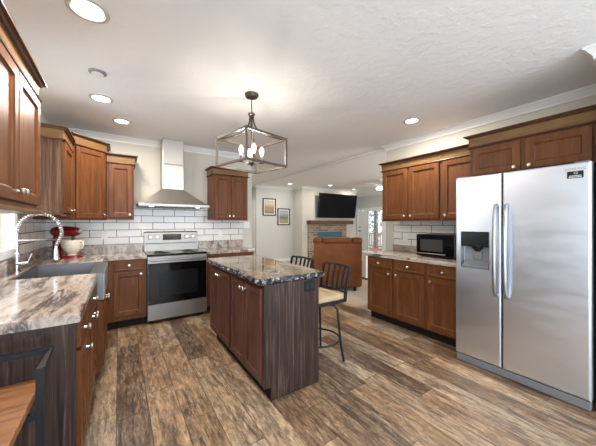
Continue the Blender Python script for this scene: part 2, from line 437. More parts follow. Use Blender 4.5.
# ------------------------------------------------------------------ mesh builder
class MB:
    def __init__(self):
        self.bm = bmesh.new()
    def verts(self, pts):
        return [self.bm.verts.new(p) for p in pts]
    def face(self, vs):
        try:
            return self.bm.faces.new(vs)
        except ValueError:
            return None
    def box(self, a, b, bev=0.0, seg=2):
        x0, y0, z0 = [min(a[i], b[i]) for i in range(3)]
        x1, y1, z1 = [max(a[i], b[i]) for i in range(3)]
        v = self.verts([(x0, y0, z0), (x1, y0, z0), (x1, y1, z0), (x0, y1, z0), (x0, y0, z1), (x1, y0, z1), (x1, y1, z1), (x0, y1, z1)])
        fs = [self.face([v[i] for i in q]) for q in ((3, 2, 1, 0), (4, 5, 6, 7), (0, 1, 5, 4), (1, 2, 6, 5), (2, 3, 7, 6), (3, 0, 4, 7))]
        if bev:
            es = list({e for f in fs for e in f.edges})
            bmesh.ops.bevel(self.bm, geom=es, offset=bev, segments=seg, affect='EDGES', profile=0.5)
        return self
    def prism(self, poly, z0, z1, bev=0.0):
        # poly: CCW list of (x, y)
        lo = self.verts([(x, y, z0) for x, y in poly]); hi = self.verts([(x, y, z1) for x, y in poly])
        n = len(poly)
        fs = [self.face(lo[::-1]), self.face(hi)]
        for i in range(n):
            j = (i + 1) % n
            fs.append(self.face([lo[i], lo[j], hi[j], hi[i]]))
        if bev:
            es = [e for e in fs[1].edges]
            bmesh.ops.bevel(self.bm, geom=es, offset=bev, segments=2, affect='EDGES')
        return self
    def loft(self, rings, cap=True):
        rs = [self.verts(r) for r in rings]
        n = len(rs[0])
        for a, b in zip(rs, rs[1:]):
            for i in range(n):
                j = (i + 1) % n
                self.face([a[i], a[j], b[j], b[i]])
        if cap:
            self.face(rs[0][::-1]); self.face(rs[-1])
        return self
    def lathe(self, prof, c=(0, 0, 0), axis='z', n=20):
        # prof: list of (radius, height); closed at both ends
        rings = []
        for r, h in prof:
            ring = []
            for k in range(n):
                t = 2 * PI * k / n
                p = (r * math.cos(t), r * math.sin(t), h)
                if axis == '-y': p = (p[0], -h, p[1])
                elif axis == 'y': p = (p[0], h, -p[1])
                elif axis == 'x': p = (h, p[0], p[1])
                elif axis == '-x': p = (-h, -p[0], p[1])
                ring.append((p[0] + c[0], p[1] + c[1], p[2] + c[2]))
            rings.append(ring)
        return self.loft(rings)
    def tube(self, pts, r, n=10, square=False, closed=False, rr=None):
        pts = [Vector(p) for p in pts]
        m = len(pts)
        rings = []
        up = None
        for i, p in enumerate(pts):
            if closed:
                t = pts[(i + 1) % m] - pts[i - 1]
            else:
                t = (pts[min(i + 1, m - 1)] - pts[max(i - 1, 0)])
            t.normalize()
            if up is None:
                up = Vector((0, 0, 1)) if abs(t.z) < 0.9 else Vector((1, 0, 0))
            a = t.cross(up)
            if a.length < 1e-5: a = t.cross(Vector((0, 1, 0)))
            a.normalize(); b_ = a.cross(t).normalized(); up = b_
            R = rr[i] if rr else r
            ring = []
            if square:
                for sx, sy in ((-1, -1), (1, -1), (1, 1), (-1, 1)):
                    ring.append(p + a * sx * R + b_ * sy * R)
            else:
                for k in range(n):
                    an = 2 * PI * k / n
                    ring.append(p + a * R * math.cos(an) + b_ * R * math.sin(an))
            rings.append(ring)
        if closed:
            rs = [self.verts(r_) for r_ in rings]
            for a, b in zip(rs, rs[1:] + rs[:1]):
                for i in range(len(a)):
                    j = (i + 1) % len(a)
                    self.face([a[i], a[j], b[j], b[i]])
            return self
        return self.loft(rings)
    def ball(self, c, r, seg=20, ring=12):
        rx, ry, rz = (r, r, r) if isinstance(r, (int, float)) else r
        bmesh.ops.create_uvsphere(self.bm, u_segments=seg, v_segments=ring, radius=1.0,
                                  matrix=Matrix.Translation(c) @ Matrix.Diagonal((rx, ry, rz, 1)))
        return self

ROOTS = {}
def obj(name, mb, m, parent=None, smooth=False, label=None, kind=None):
    bmesh.ops.recalc_face_normals(mb.bm, faces=mb.bm.faces[:])
    me = bpy.data.meshes.new(name)
    off = Vector((0, 0, 0))
    r = parent
    while r is not None and r.parent is not None: r = r.parent
    if r is not None and r.name in ROOTS: off = ROOTS[r.name]
    if off.length: bmesh.ops.translate(mb.bm, verts=mb.bm.verts[:], vec=-off)
    mb.bm.to_mesh(me); mb.bm.free()
    me.materials.append(m)
    if smooth:
        me.polygons.foreach_set('use_smooth', [True] * len(me.polygons))
        try: me.set_sharp_from_angle(angle=math.radians(40))
        except Exception: pass
    o = bpy.data.objects.new(name, me)
    COL.objects.link(o)
    if parent is not None: o.parent = parent
    if label: o['label'] = label
    if kind: o['kind'] = kind
    return o

def thing(name, label, cat, loc=(0, 0, 0), rz=0.0, group=None, world=False):
    # world=True: parts are modelled in world coordinates and shifted to the base point
    o = bpy.data.objects.new(name, None)
    COL.objects.link(o)
    o.empty_display_size = 0.1
    o.location = loc; o.rotation_euler = (0, 0, rz)
    o['label'] = label; o['category'] = cat
    if group: o['group'] = group
    if world: ROOTS[o.name] = Vector(loc)
    return o

def tag(o, label, cat, group=None):
    o['label'] = label; o['category'] = cat
    if group: o['group'] = group
    return o

def struct(name, mb, m, parent=None, smooth=False):
    o = obj(name, mb, m, parent, smooth)
    if parent is None: o['kind'] = 'structure'
    return o

def dup(root, loc, rz, label, group=None):
    r = root.copy(); COL.objects.link(r); r.location = loc; r.rotation_euler = (0, 0, rz)
    r['label'] = label
    if group: r['group'] = group
    for ch in list(root.children):
        c = ch.copy(); COL.objects.link(c); c.parent = r
        for g in ch.children:
            d = g.copy(); COL.objects.link(d); d.parent = c
    return r

def text_mesh(txt, size, depth):
    cu = bpy.data.curves.new('lettering', 'FONT')
    cu.body = txt; cu.size = size; cu.extrude = depth; cu.align_x = 'CENTER'; cu.align_y = 'CENTER'
    t = bpy.data.objects.new('lettering', cu); COL.objects.link(t)
    dg = bpy.context.evaluated_depsgraph_get(); dg.update()
    me = bpy.data.meshes.new_from_object(t.evaluated_get(dg))
    bpy.data.objects.remove(t); bpy.data.curves.remove(cu)
    mb = MB(); mb.bm.from_mesh(me); bpy.data.meshes.remove(me)
    return mb

# ------------------------------------------------------------------ room shell
CEIL = 2.58
LW, BW, RW = -0.785, 4.63, 3.60
struct('floor', MB().box((-1.0, -3.1, -0.1), (3.15, 10.2, 0.0)), M['floor'])
struct('floor_carpet', MB().box((3.15, 0.4, -0.1), (9.2, 10.2, 0.006)), M['carpet'])
struct('floor_right', MB().box((3.15, -3.1, -0.1), (9.2, 0.4, 0.0)), M['floor'])
struct('ceiling', MB().box((-1.0, -3.1, CEIL), (9.2, 10.2, CEIL + 0.1)), M['ceiling'])

WY0, WY1, WZ0, WZ1 = 2.62, 3.35, 1.11, 2.12
mb = MB()
mb.box((LW - 0.14, -3.1, 0), (LW, -2.1, CEIL)); mb.box((LW - 0.14, 0.3, 0), (LW, WY0, CEIL)); mb.box((LW - 0.14, -2.1, 2.25), (LW, 0.3, CEIL)); mb.box((LW - 0.14, WY1, 0), (LW, BW + 0.12, CEIL))
mb.box((LW - 0.14, WY0, 0), (LW, WY1, WZ0)); mb.box((LW - 0.14, WY0, WZ1), (LW, WY1, CEIL))
struct('wall_left', mb, M['wall_warm'])
struct('wall_back', MB().box((LW - 0.14, BW, 0), (2.06, BW + 0.12, CEIL)), M['wall_warm'])
struct('wall_right', MB().box((RW, -3.1, 0), (RW + 0.12, 2.80, CEIL)), M['wall_warm'])
struct('wall_stub', MB().box((2.80, 0.27, 0), (RW, 0.395, CEIL)), M['wall_warm'])
# dining wall behind the camera with a wide window added as light source
mb = MB()
mb.box((-0.785, -3.1, 0), (3.6, -2.95, 0.25)); mb.box((-0.785, -3.1, 2.45), (3.6, -2.95, CEIL))
mb.box((-0.785, -3.1, 0.25), (-0.68, -2.95, 2.45)); mb.box((3.48, -3.1, 0.25), (3.6, -2.95, 2.45))
struct('wall_front', mb, M['wall_warm'])
w2 = struct('added_window_2', MB().box((-0.68, -3.04, 0.25), (3.48, -3.02, 2.45)), M['glass'])
fr = MB()
for a, b in (((-0.68, -3.07, 0.25), (3.48, -2.96, 0.31)), ((-0.68, -3.07, 2.39), (3.48, -2.96, 2.45)), ((-0.68, -3.07, 0.31), (-0.62, -2.96, 2.39)), ((3.42, -3.07, 0.31), (3.48, -2.96, 2.39)), ((1.37, -3.07, 0.31), (1.43, -2.96, 2.39))):
    fr.box(a, b)
struct('window_frame', fr, M['white'], w2)

w4 = struct('added_window_4', MB().box((LW - 0.08, -2.1, 0.0), (LW - 0.07, 0.3, 2.25)), M['glass'])  # unseen side window added to go with the cool side fill
fr = MB()
for y in (-2.1, -0.94, 0.24): fr.box((LW - 0.12, y, 0.0), (LW - 0.03, y + 0.06, 2.25))
for z in (0.0, 2.19): fr.box((LW - 0.12, -2.04, z), (LW - 0.03, 0.24, z + 0.06))
struct('window_frame', fr, M['white'], w4)

# living room shell
struct('wall_hall', MB().box((1.94, BW + 0.12, 0), (2.06, 10.2, CEIL)), M['wall_grey'])
struct('wall_hall_end', MB().box((1.94, 10.0, 0), (3.8, 10.2, CEIL)), M['wall_grey'])
mb = MB().box((3.72, 8.0, 0), (5.17, 8.12, CEIL))
struct('wall_pictures', mb, M['wall_grey'])
struct('wall_passage', MB().box((3.72, 8.12, 0), (3.84, 10.2, CEIL)), M['wall_grey'])
struct('wall_chimney', MB().box((5.17, 7.45, 0), (7.72, 8.12, CEIL)), M['wall_warm'])
struct('wall_chimney_side', MB().box((5.164, 7.45, 0), (5.17, 8.0, CEIL)), M['wall_grey'])
struct('wall_living_back', MB().box((7.72, 8.72, 0), (9.14, 8.84, CEIL)), M['wall_grey'])
mb = MB()
DY0, DY1, DZ = 7.12, 8.60, 1.93
mb.box((9.0, 0.4, 0), (9.14, DY0, CEIL)); mb.box((9.0, DY1, 0), (9.14, 8.72, CEIL)); mb.box((9.0, DY0, DZ), (9.14, DY1, CEIL))
struct('wall_living_right', mb, M['wall_grey'])
struct('wall_living_front', MB().box((RW + 0.12, 0.40, 0), (9.14, 0.52, CEIL)), M['wall_grey'])

# crown mouldings: stepped profile swept along a wall run
def crown(name, p0, p1, inward, ext0=0.0, ext1=0.0, h=0.085, d=0.06):
    p0, p1, iw = Vector((*p0, 0)), Vector((*p1, 0)), Vector((*inward, 0))
    t = (p1 - p0).normalized()
    prof = [(0.0, 0.0), (d, 0.0), (d, -0.014), (d * 0.80, -0.020), (d * 0.52, -h * 0.50), (d * 0.30, -h * 0.72), (d * 0.24, -h * 0.80), (d * 0.24, -h), (0.0, -h)]
    ra = [p0 + iw * o + Vector((0, 0, CEIL + z)) - t * (ext0 * o) for o, z in prof]
    rb = [p1 + iw * o + Vector((0, 0, CEIL + z)) + t * (ext1 * o) for o, z in prof]
    return struct(name, MB().loft([ra, rb]), M['white'])
crown('trim_1', (LW, BW), (2.06, BW), (0, -1), ext0=-1)
crown('trim_2', (LW, -2.9), (LW, BW), (1, 0), ext1=-1)
crown('trim_3', (RW, 2.80), (RW, 0.40), (-1, 0), ext0=1, ext1=-1)
crown('trim_4', (RW, 0.395), (2.80, 0.395), (0, 1), ext1=1)
crown('trim_5', (2.80, 0.395), (2.80, 0.27), (-1, 0), ext0=1, ext1=1)
crown('trim_19', (2.80, 0.27), (RW, 0.27), (0, -1), ext0=1, ext1=-1)
crown('trim_20', (RW, 0.27), (RW, -2.95), (-1, 0), ext0=-1)
crown('trim_6', (3.72, 8.0), (5.17, 8.0), (0, -1), ext0=1, ext1=-1, h=0.07)
crown('trim_7', (5.17, 8.0), (5.17, 7.45), (-1, 0), ext0=-1, ext1=1, h=0.07)
crown('trim_8', (5.17, 7.45), (7.72, 7.45), (0, -1), ext0=1, ext1=1, h=0.07)
crown('trim_9', (9.0, 8.7), (9.0, 0.55), (-1, 0), h=0.07)
crown('trim_10', (7.72, 8.72), (9.0, 8.72), (0, -1), h=0.07)
crown('trim_11', (3.72, 10.0), (3.72, 8.0), (-1, 0), ext1=1, h=0.07)
# flat batten over the joint between kitchen and living room
struct('trim_12', MB().box((3.63, 2.80, CEIL - 0.034), (3.74, 8.0, CEIL)), M['white'])
# white casing of the doorway in the passage
struct('trim_13', MB().box((3.70, 8.10, 0), (3.72, 8.40, 2.10)), M['white'])
struct('baseboard_pictures', MB().box((3.72, 7.985, 0), (5.17, 8.0, 0.1)), M['white'])
struct('baseboard_chimney', MB().box((5.155, 7.45, 0), (5.17, 7.985, 0.1)), M['white'])
struct('baseboard_living_right', MB().box((8.985, 0.52, 0), (9.0, DY0 - 0.07, 0.1)), M['white'])

# tiled splash areas
struct('trim_14', MB().box((LW + 0.012, BW - 0.012, 0.90), (1.875, BW, 1.60)), M['tile_back'])
struct('trim_15', MB().box((LW, 3.42, 0.90), (LW + 0.012, BW, 1.46)), M['tile_left'])
struct('trim_16', MB().box((LW, 1.62, 0.90), (LW + 0.012, 2.54, 1.46)), M['tile_left'])
struct('trim_17', MB().box((RW - 0.012, 1.30, 0.90), (RW, 2.655, 1.42)), M['tile_right'])

# sink window
w1 = struct('window_1', MB().box((LW - 0.10, WY0, WZ0), (LW - 0.09, WY1, WZ1)), M['glass'])
fr = MB()
cw = 0.07
fr.box((LW, WY0 - cw, WZ0 - cw), (LW + 0.02, WY0, WZ1 + cw)); fr.box((LW, WY1, WZ0 - cw), (LW + 0.02, WY1 + cw, WZ1 + cw))
fr.box((LW, WY0, WZ1), (LW + 0.02, WY1, WZ1 + cw)); fr.box((LW, WY0, WZ0 - cw), (LW + 0.02, WY1, WZ0))
struct('window_casing', fr, M['white'], w1)
fr = MB()
for a, b in (((WY0, WZ0), (WY0 + 0.04, WZ1)), ((WY1 - 0.04, WZ0), (WY1, WZ1)), ((WY0 + 0.04, WZ0), (WY1 - 0.04, WZ0 + 0.04)), ((WY0 + 0.04, WZ1 - 0.04), (WY1 - 0.04, WZ1)), ((WY0 + 0.04, 1.60), (WY1 - 0.04, 1.64))):
    fr.box((LW - 0.12, a[0], a[1]), (LW - 0.07, b[0], b[1]))
struct('window_frame', fr, M['white'], w1)

# patio door: a leaf with a lockset and a glazed side panel
d1 = struct('door_1', MB().box((9.03, 8.08, 0.02), (9.075, 8.54, DZ - 0.05), 0.004), M['doorwhite'])
kb = MB(); kb.lathe([(0.0, 0), (0.03, 0), (0.03, 0.012), (0.014, 0.02), (0.014, 0.04), (0.03, 0.055), (0.03, 0.075), (0.0, 0.085)], (9.03, 8.46, 0.98), '-x', 14)
struct('door_knob', kb, M['bronze'], d1)
kb = MB(); kb.lathe([(0.0, 0), (0.028, 0), (0.028, 0.025), (0.0, 0.03)], (9.03, 8.46, 1.14), '-x', 14)
struct('deadbolt', kb, M['bronze'], d1)
w3 = struct('window_3', MB().box((9.05, 7.24, 0.10), (9.06, 7.98, DZ - 0.07)), M['glass'])
fr = MB()
fr.box((9.02, 7.16, 0.0), (9.09, 7.24, DZ)); fr.box((9.02, 7.98, 0.0), (9.09, 8.06, DZ)); fr.box((9.02, 7.24, 0.0), (9.09, 7.98, 0.10)); fr.box((9.02, 7.24, DZ - 0.07), (9.09, 7.98, DZ))
struct('window_frame', fr, M['white'], w3)
fr = MB()
fr.box((8.98, DY0 - 0.07, 0), (9.0, DY0 + 0.03, DZ + 0.07)); fr.box((8.98, DY1 - 0.04, 0), (9.0, DY1 + 0.05, DZ + 0.07)); fr.box((8.98, DY0 + 0.03, DZ - 0.02), (9.0, DY1 - 0.04, DZ + 0.07))
struct('trim_18', fr, M['white'])

# outdoors beyond the patio door: yard, deck railing, trees
struct('yard', MB().box((9.2, -12, -0.6), (45, 40, -0.5)), M['ground'])
struct('yard_deck', MB().box((9.15, 4.0, -0.15), (11.6, 11.0, -0.02)), M['rail_wood'])
t = thing('deck_railing', 'reddish brown wooden deck railing outside the glazed patio door', 'railing', (11.4, 8.0, -0.02), world=True)
obj('top_rail', MB().box((11.36, 5.2, 0.74), (11.46, 10.8, 0.78)), M['rail_wood'], t)
obj('bottom_rail', MB().box((11.38, 5.2, 0.06), (11.44, 10.8, 0.11)), M['rail_wood'], t)
for k in range(4):
    y = 5.2 + k * 1.86
    obj('post', MB().box((11.36, y - 0.045, -0.02), (11.46, y + 0.045, 0.86)), M['rail_wood'], t)
for k in range(22):
    y = 7.6 + k * 0.14
    if min(abs(y - (5.2 + j * 1.86)) for j in range(4)) > 0.07:
        obj('baluster', MB().box((11.395, y - 0.018, 0.11), (11.425, y + 0.018, 0.74)), M['rail_wood'], t)

def tree(x, y, h, label):
    t = thing('tree', label, 'tree', (x, y, -0.5), 0, 'trees beyond the patio door')
    rnd = random.Random(int(x * 10 + y))
    obj('trunk', MB().tube([(0, 0, 0), (0.06, 0.04, h * 0.4), (0, 0.1, h * 0.75), (0.05, 0.05, h)], 0.14, 8, rr=[0.17, 0.13, 0.09, 0.03]), M['bark'], t, True)
    for k in range(5):
        a = rnd.uniform(0, 6.28); z = h * (0.4 + 0.12 * k); l = rnd.uniform(0.8, 1.4)
        obj('branch', MB().tube([(0.04, 0.06, z), (l * 0.5 * math.cos(a), l * 0.5 * math.sin(a), z + 0.5), (l * math.cos(a), l * math.sin(a), z + 1.1)], 0.04, 6, rr=[0.06, 0.04, 0.015]), M['bark'], t, True)
    f = MB()
    for k in range(520):
        a = rnd.uniform(0, 6.28); r = 1.9 * math.sqrt(rnd.random()); z = h * rnd.uniform(0.12, 1.08)
        c = Vector((r * math.cos(a), r * math.sin(a), z)); s = rnd.uniform(0.10, 0.22)
        u = Vector((rnd.gauss(0, 1), rnd.gauss(0, 1), rnd.gauss(0, 1))).normalized(); w_ = u.cross(Vector((0.3, 0.5, 0.8))).normalized()
        f.face(f.verts([c - u * s, c + w_ * s * 0.5, c + u * s, c - w_ * s * 0.5]))
    obj('foliage', f, M['leaf'], t)
tree(13.6, 11.4, 5.5, 'leafy tree left of the others, seen through the white door glass')
tree(18.6, 15.6, 7.5, 'middle leafy tree in the yard beyond the deck railing')
tree(14.6, 15.4, 6.0, 'pale leafy tree closest behind the railing at the door')

# ------------------------------------------------------------------ cabinets
KN = [(0.0, 0.0), (0.007, 0.0), (0.006, 0.012), (0.009, 0.016), (0.0155, 0.019), (0.0165, 0.024), (0.013, 0.030), (0.0, 0.032)]
def shaker(x0, x1, z0, z1, y, th=0.02, fw=0.055, rec=0.012, slab=False):
    # door or drawer front in the local frame: front face at y - th
    mb = MB()
    f = y - th
    def rect(i, yy): return [(x0 + i, yy, z0 + i), (x1 - i, yy, z0 + i), (x1 - i, yy, z1 - i), (x0 + i, yy, z1 - i)]
    rings = [rect(0, y), rect(0, f + 0.003), rect(0.003, f)]
    if not slab:
        rings += [rect(fw, f), rect(fw + 0.004, f + rec * 0.6), rect(fw + 0.012, f + rec)]
    else:
        rings += [rect(0.018, f), rect(0.024, f + 0.003)]
    return mb.loft(rings)

def fronts(root, items, m):
    # items: (kind, x0, x1, z0, z1, knob_x, knob_z)
    for kind, x0, x1, z0, z1, kx, kz in items:
        d = obj(kind, shaker(x0, x1, z0, z1, 0.0, slab=(kind == 'drawer')), m, root)
        if kx is not None:
            obj('knob', MB().lathe(KN, (kx, -0.02, kz), '-y', 14), M['nickel'], d, True)

def base_cab(label, loc, rz, w, depth, items, toe=0.11, h=0.872, left_panel=False, right_panel=False, toe_in=0.07, group=None, m=None):
    r = thing('base_cabinet', label, 'cabinet', loc, rz, group)
    obj('body', MB().box((0, 0, toe), (w, depth, h)), m or M['wood'], r)
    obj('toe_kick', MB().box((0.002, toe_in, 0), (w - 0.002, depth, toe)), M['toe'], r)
    if left_panel: obj('end_panel', MB().box((-0.012, -0.002, 0.0), (0.0, depth, h)), M['laminate'], r)
    if right_panel: obj('end_panel', MB().box((w, -0.002, 0.0), (w + 0.012, depth, h)), M['laminate'], r)
    fronts(r, items, m or M['wood'])
    return r

def crown_loft(x0, x1, depth, prof, l, r):
    rings = []
    for o, z in prof:
        a = x0 - (o if l else 0); b = x1 + (o if r else 0)
        rings.append([(a, -o, z), (b, -o, z), (b, depth, z), (a, depth, z)])
    return MB().loft(rings)
def crown_profiles(z0, z1):
    # lower bead, frieze board, top cap
    return (('bead', [(0.0, z0), (0.020, z0), (0.023, z0 + 0.007), (0.018, z0 + 0.016), (0.0, z0 + 0.016)], 'cap_shade_wood'),
            ('frieze', [(0.006, z0 + 0.016), (0.009, z1 - 0.028)], 'crown_wood'),
            ('crown_cap', [(0.009, z1 - 0.028), (0.022, z1 - 0.024), (0.030, z1 - 0.012), (0.045, z1 - 0.009), (0.045, z1)], 'cap_shade_wood'))

def upper_cab(label, loc, rz, w, depth, z0, ztop, items, cl=False, cr=False, lside=None, rside=None, frieze=0.125, group=None):
    r = thing('wall_cabinet', label, 'cabinet', loc, rz, group)
    zb = ztop - frieze
    obj('body', MB().box((0, 0, z0), (w, depth, zb)), M['wood'], r)
    if lside: obj('side_panel', MB().box((-0.006, 0, z0), (0, depth, zb)), M['side_laminate'], r)
    if rside: obj('side_panel', MB().box((w, 0, z0), (w + 0.006, depth, zb)), M['side_laminate'], r)
    obj('bottom_rail', MB().box((0.0, -0.022, z0 - 0.012), (w, 0.02, z0)), M['wood'], r)
    for nm, prof, mm in crown_profiles(zb, ztop):
        obj(nm, crown_loft(0, w, depth, prof, cl, cr), M[mm], r)
    fronts(r, items, M['wood'])
    return r

R90 = PI / 2
# --- back run, left of the range
base_cab('cherry base cabinet with one drawer and one door left of the range', (-0.145, 4.015, 0), 0, 0.443, 0.60,
         [('drawer', 0.085, 0.415, 0.735, 0.862, 0.25, 0.80), ('door', 0.085, 0.415, 0.165, 0.718, 0.378, 0.683)])
# --- back run, right of the range
base_cab('low cherry base cabinet right of the range behind the island', (1.072, 4.015, 0), 0, 0.735, 0.60,
         [('drawer', 0.03, 0.355, 0.735, 0.862, 0.19, 0.80), ('door', 0.03, 0.355, 0.165, 0.718, 0.32, 0.683), ('drawer', 0.375, 0.705, 0.735, 0.862, 0.54, 0.80), ('door', 0.375, 0.705, 0.165, 0.718, 0.41, 0.683)], right_panel=True)
# --- left run (front faces +X): local x runs along +Y
FX = -0.172
nearcab = base_cab('cherry base cabinet at the near end of the sink counter with dark end panel', (FX, 1.64, 0), R90, 0.325, 0.61,
         [('drawer', 0.025, 0.305, 0.735, 0.862, 0.15, 0.79), ('door', 0.025, 0.305, 0.165, 0.718, 0.27, 0.64)], left_panel=True)
for a, b in (((-0.018, -0.002, 0.0), (-0.012, 0.075, 0.872)), ((-0.018, 0.075, 0.835), (-0.012, 0.61, 0.872))):
    obj('panel_trim', MB().box(a, b), M['laminate'], nearcab)
base_cab('cherry base cabinet between the near end cabinet and the sink', (FX, 1.97, 0), R90, 0.825, 0.61,
         [('drawer', 0.02, 0.80, 0.735, 0.862, 0.41, 0.80), ('door', 0.02, 0.405, 0.165, 0.718, 0.37, 0.683), ('door', 0.415, 0.80, 0.165, 0.718, 0.45, 0.683)])
base_cab('cherry sink cabinet with two doors under the steel apron sink', (-0.128, 2.80, 0), R90, 0.855, 0.655,
         [('door', 0.02, 0.42, 0.12, 0.665, 0.385, 0.62), ('door', 0.435, 0.835, 0.12, 0.665, 0.47, 0.62)], toe=0.07, h=0.675)
base_cab('narrow cherry corner cabinet beyond the sink', (FX, 3.66, 0), R90, 0.35, 0.61,
         [('drawer', 0.03, 0.30, 0.735, 0.862, 0.16, 0.80), ('door', 0.03, 0.30, 0.165, 0.718, 0.26, 0.683)])
# --- right run (front faces -X): local x runs along -Y
BX = 2.935
base_cab('cherry two-drawer two-door base cabinet at the free end of the right counter', (BX, 2.605, 0), -R90, 0.87, 0.655,
         [('drawer', 0.02, 0.415, 0.735, 0.862, 0.215, 0.795), ('door', 0.02, 0.415, 0.135, 0.718, 0.375, 0.672),
          ('drawer', 0.445, 0.85, 0.735, 0.862, 0.65, 0.795), ('door', 0.445, 0.85, 0.135, 0.718, 0.485, 0.672)])
base_cab('cherry one-drawer base cabinet beside the refrigerator', (BX, 1.733, 0), -R90, 0.395, 0.655,
         [('drawer', 0.02, 0.375, 0.735, 0.862, 0.20, 0.795), ('door', 0.02, 0.375, 0.135, 0.718, 0.06, 0.672)])

# --- wall cabinets, right run
UX, UZ, UT = 3.25, 1.37, 2.21
upper_cab('two-door cherry wall cabinet at the free end of the right run', (UX, 2.60, 0), -R90, 0.87, 0.345, UZ, UT,
          [('door', 0.02, 0.418, UZ + 0.02, UT - 0.135, 0.385, UZ + 0.06), ('door', 0.445, 0.85, UZ + 0.02, UT - 0.135, 0.478, UZ + 0.06)], cl=True)
upper_cab('single-door cherry wall cabinet above the microwave, next to the refrigerator', (UX, 1.728, 0), -R90, 0.428, 0.345, UZ, UT,
          [('door', 0.025, 0.41, UZ + 0.02, UT - 0.135, 0.06, UZ + 0.06)])
upper_cab('deep two-door cherry cabinet above the refrigerator', (2.945, 1.278, 0), -R90, 0.875, 0.65, 1.795, 2.205,
          [('door', 0.035, 0.41, 1.805, 2.065, 0.375, 1.832), ('door', 0.445, 0.845, 1.805, 2.065, 0.48, 1.832)], cl=True)
# --- wall cabinets, back run
upper_cab('two-door cherry wall cabinet right of the range hood', (1.245, 4.30, 0), 0, 0.59, 0.325, 1.39, 2.235,
          [('door', 0.02, 0.29, 1.41, 2.10, 0.262, 1.45), ('door', 0.30, 0.57, 1.41, 2.10, 0.328, 1.45)], cl=True, cr=True)
upper_cab('single-door cherry wall cabinet left of the range hood', (-0.135, 4.30, 0), 0, 0.305, 0.325, 1.39, 2.25,
          [('door', 0.02, 0.285, 1.41, 2.115, 0.255, 1.45)], cr=True)
# --- wall cabinets, left run
upper_cab('cherry wall cabinet with dark side panel beside the sink window', (-0.455, 3.43, 0), R90, 0.545, 0.325, 1.415, 2.265,
          [('door', 0.02, 0.525, 1.435, 2.13, 0.43, 1.475)], cl=True, lside=True)
r = upper_cab('large two-door cherry wall cabinet nearest the camera on the left wall', (-0.455, 1.50, 0), R90, 0.95, 0.325, 1.43, 2.275,
          [('door', 0.02, 0.470, 1.45, 2.14, 0.44, 1.50), ('door', 0.485, 0.935, 1.45, 2.14, 0.515, 1.50)], cl=True, cr=True)
obj('light_rail', MB().box((-0.01, -0.03, 1.395), (0.985, 0.325, 1.416), 0.004), M['crown_wood'], r)
# --- diagonal corner cabinet, taller than its neighbours
r = thing('corner_cabinet', 'tall diagonal cherry corner wall cabinet with one door', 'cabinet', (-0.62, 4.46, 0), 0, world=True)
z0, zt = 1.375, 2.37
zb = zt - 0.125
A, B = Vector((-0.455, 3.985)), Vector((-0.142, 4.298))
poly = [(LW + 0.013, 3.985), (A.x, A.y), (B.x, B.y), (B.x, BW - 0.013), (LW + 0.013, BW - 0.013)]
obj('body', MB().prism(poly, z0, zb), M['wood'], r)
nrm = Vector((1, -1)).normalized()
for nm, prof, mm in crown_profiles(zb, zt):
    rings = []
    for o, z in prof:
        k = o * 0.414
        rings.append([(LW + 0.013, 3.985 - o, z), (A.x + k, A.y - o, z), (B.x + o, B.y - k, z), (B.x + o, BW - 0.013, z), (LW + 0.013, BW - 0.013, z)])
    obj(nm, MB().loft(rings), M[mm], r)
W_ = (B - A).length
def diag(mb):
    bmesh.ops.transform(mb.bm, matrix=Matrix.Translation((A.x, A.y, 0)) @ Matrix.Rotation(PI / 4, 4, 'Z'), verts=mb.bm.verts[:])
    return mb
d = obj('door', diag(shaker(0.045, W_ - 0.03, z0 + 0.015, zb - 0.012, 0.0)), M['wood'], r)
obj('knob', diag(MB().lathe(KN, (W_ - 0.055, -0.02, z0 + 0.06), '-y', 14)), M['nickel'], d, True)

# ------------------------------------------------------------------ worktops
CT = 0.915
t = thing('countertop', 'brown and grey marbled L-shaped worktop around the sink', 'countertop', (-0.47, 2.2, 0.873), world=True)
poly = [(LW + 0.014, 1.60), (-0.15, 1.60), (-0.15, 2.802), (-0.69, 2.802), (-0.69, 3.653), (-0.15, 3.653), (-0.15, 3.99), (0.302, 3.99), (0.302, BW - 0.014), (LW + 0.014, BW - 0.014)]
obj('slab', MB().prism(poly, 0.873, CT, 0.005), M['counter'], t)
obj('upstand', MB().prism([(LW + 0.013, 1.60), (LW + 0.032, 1.60), (LW + 0.032, BW - 0.032), (0.302, BW - 0.032), (0.302, BW - 0.013), (LW + 0.013, BW - 0.013)], CT, 1.03), M['counter'], t)
t = thing('countertop', 'short marbled worktop to the right of the range', 'countertop', (1.45, 4.3, 0.873), world=True)
obj('slab', MB().box((1.069, 3.99, 0.873), (1.835, BW - 0.014, CT), 0.004), M['counter'], t)
obj('upstand', MB().box((1.10, BW - 0.032, CT), (1.87, BW - 0.013, 1.03)), M['counter'], t)
t = thing('countertop', 'marbled worktop under the black microwave on the right', 'countertop', (3.2, 2.0, 0.873), world=True)
obj('slab', MB().box((2.905, 1.338, 0.873), (RW - 0.014, 2.632, CT), 0.004), M['counter'], t)
obj('upstand', MB().box((RW - 0.032, 1.338, CT), (RW - 0.013, 2.655, 1.0)), M['counter'], t)

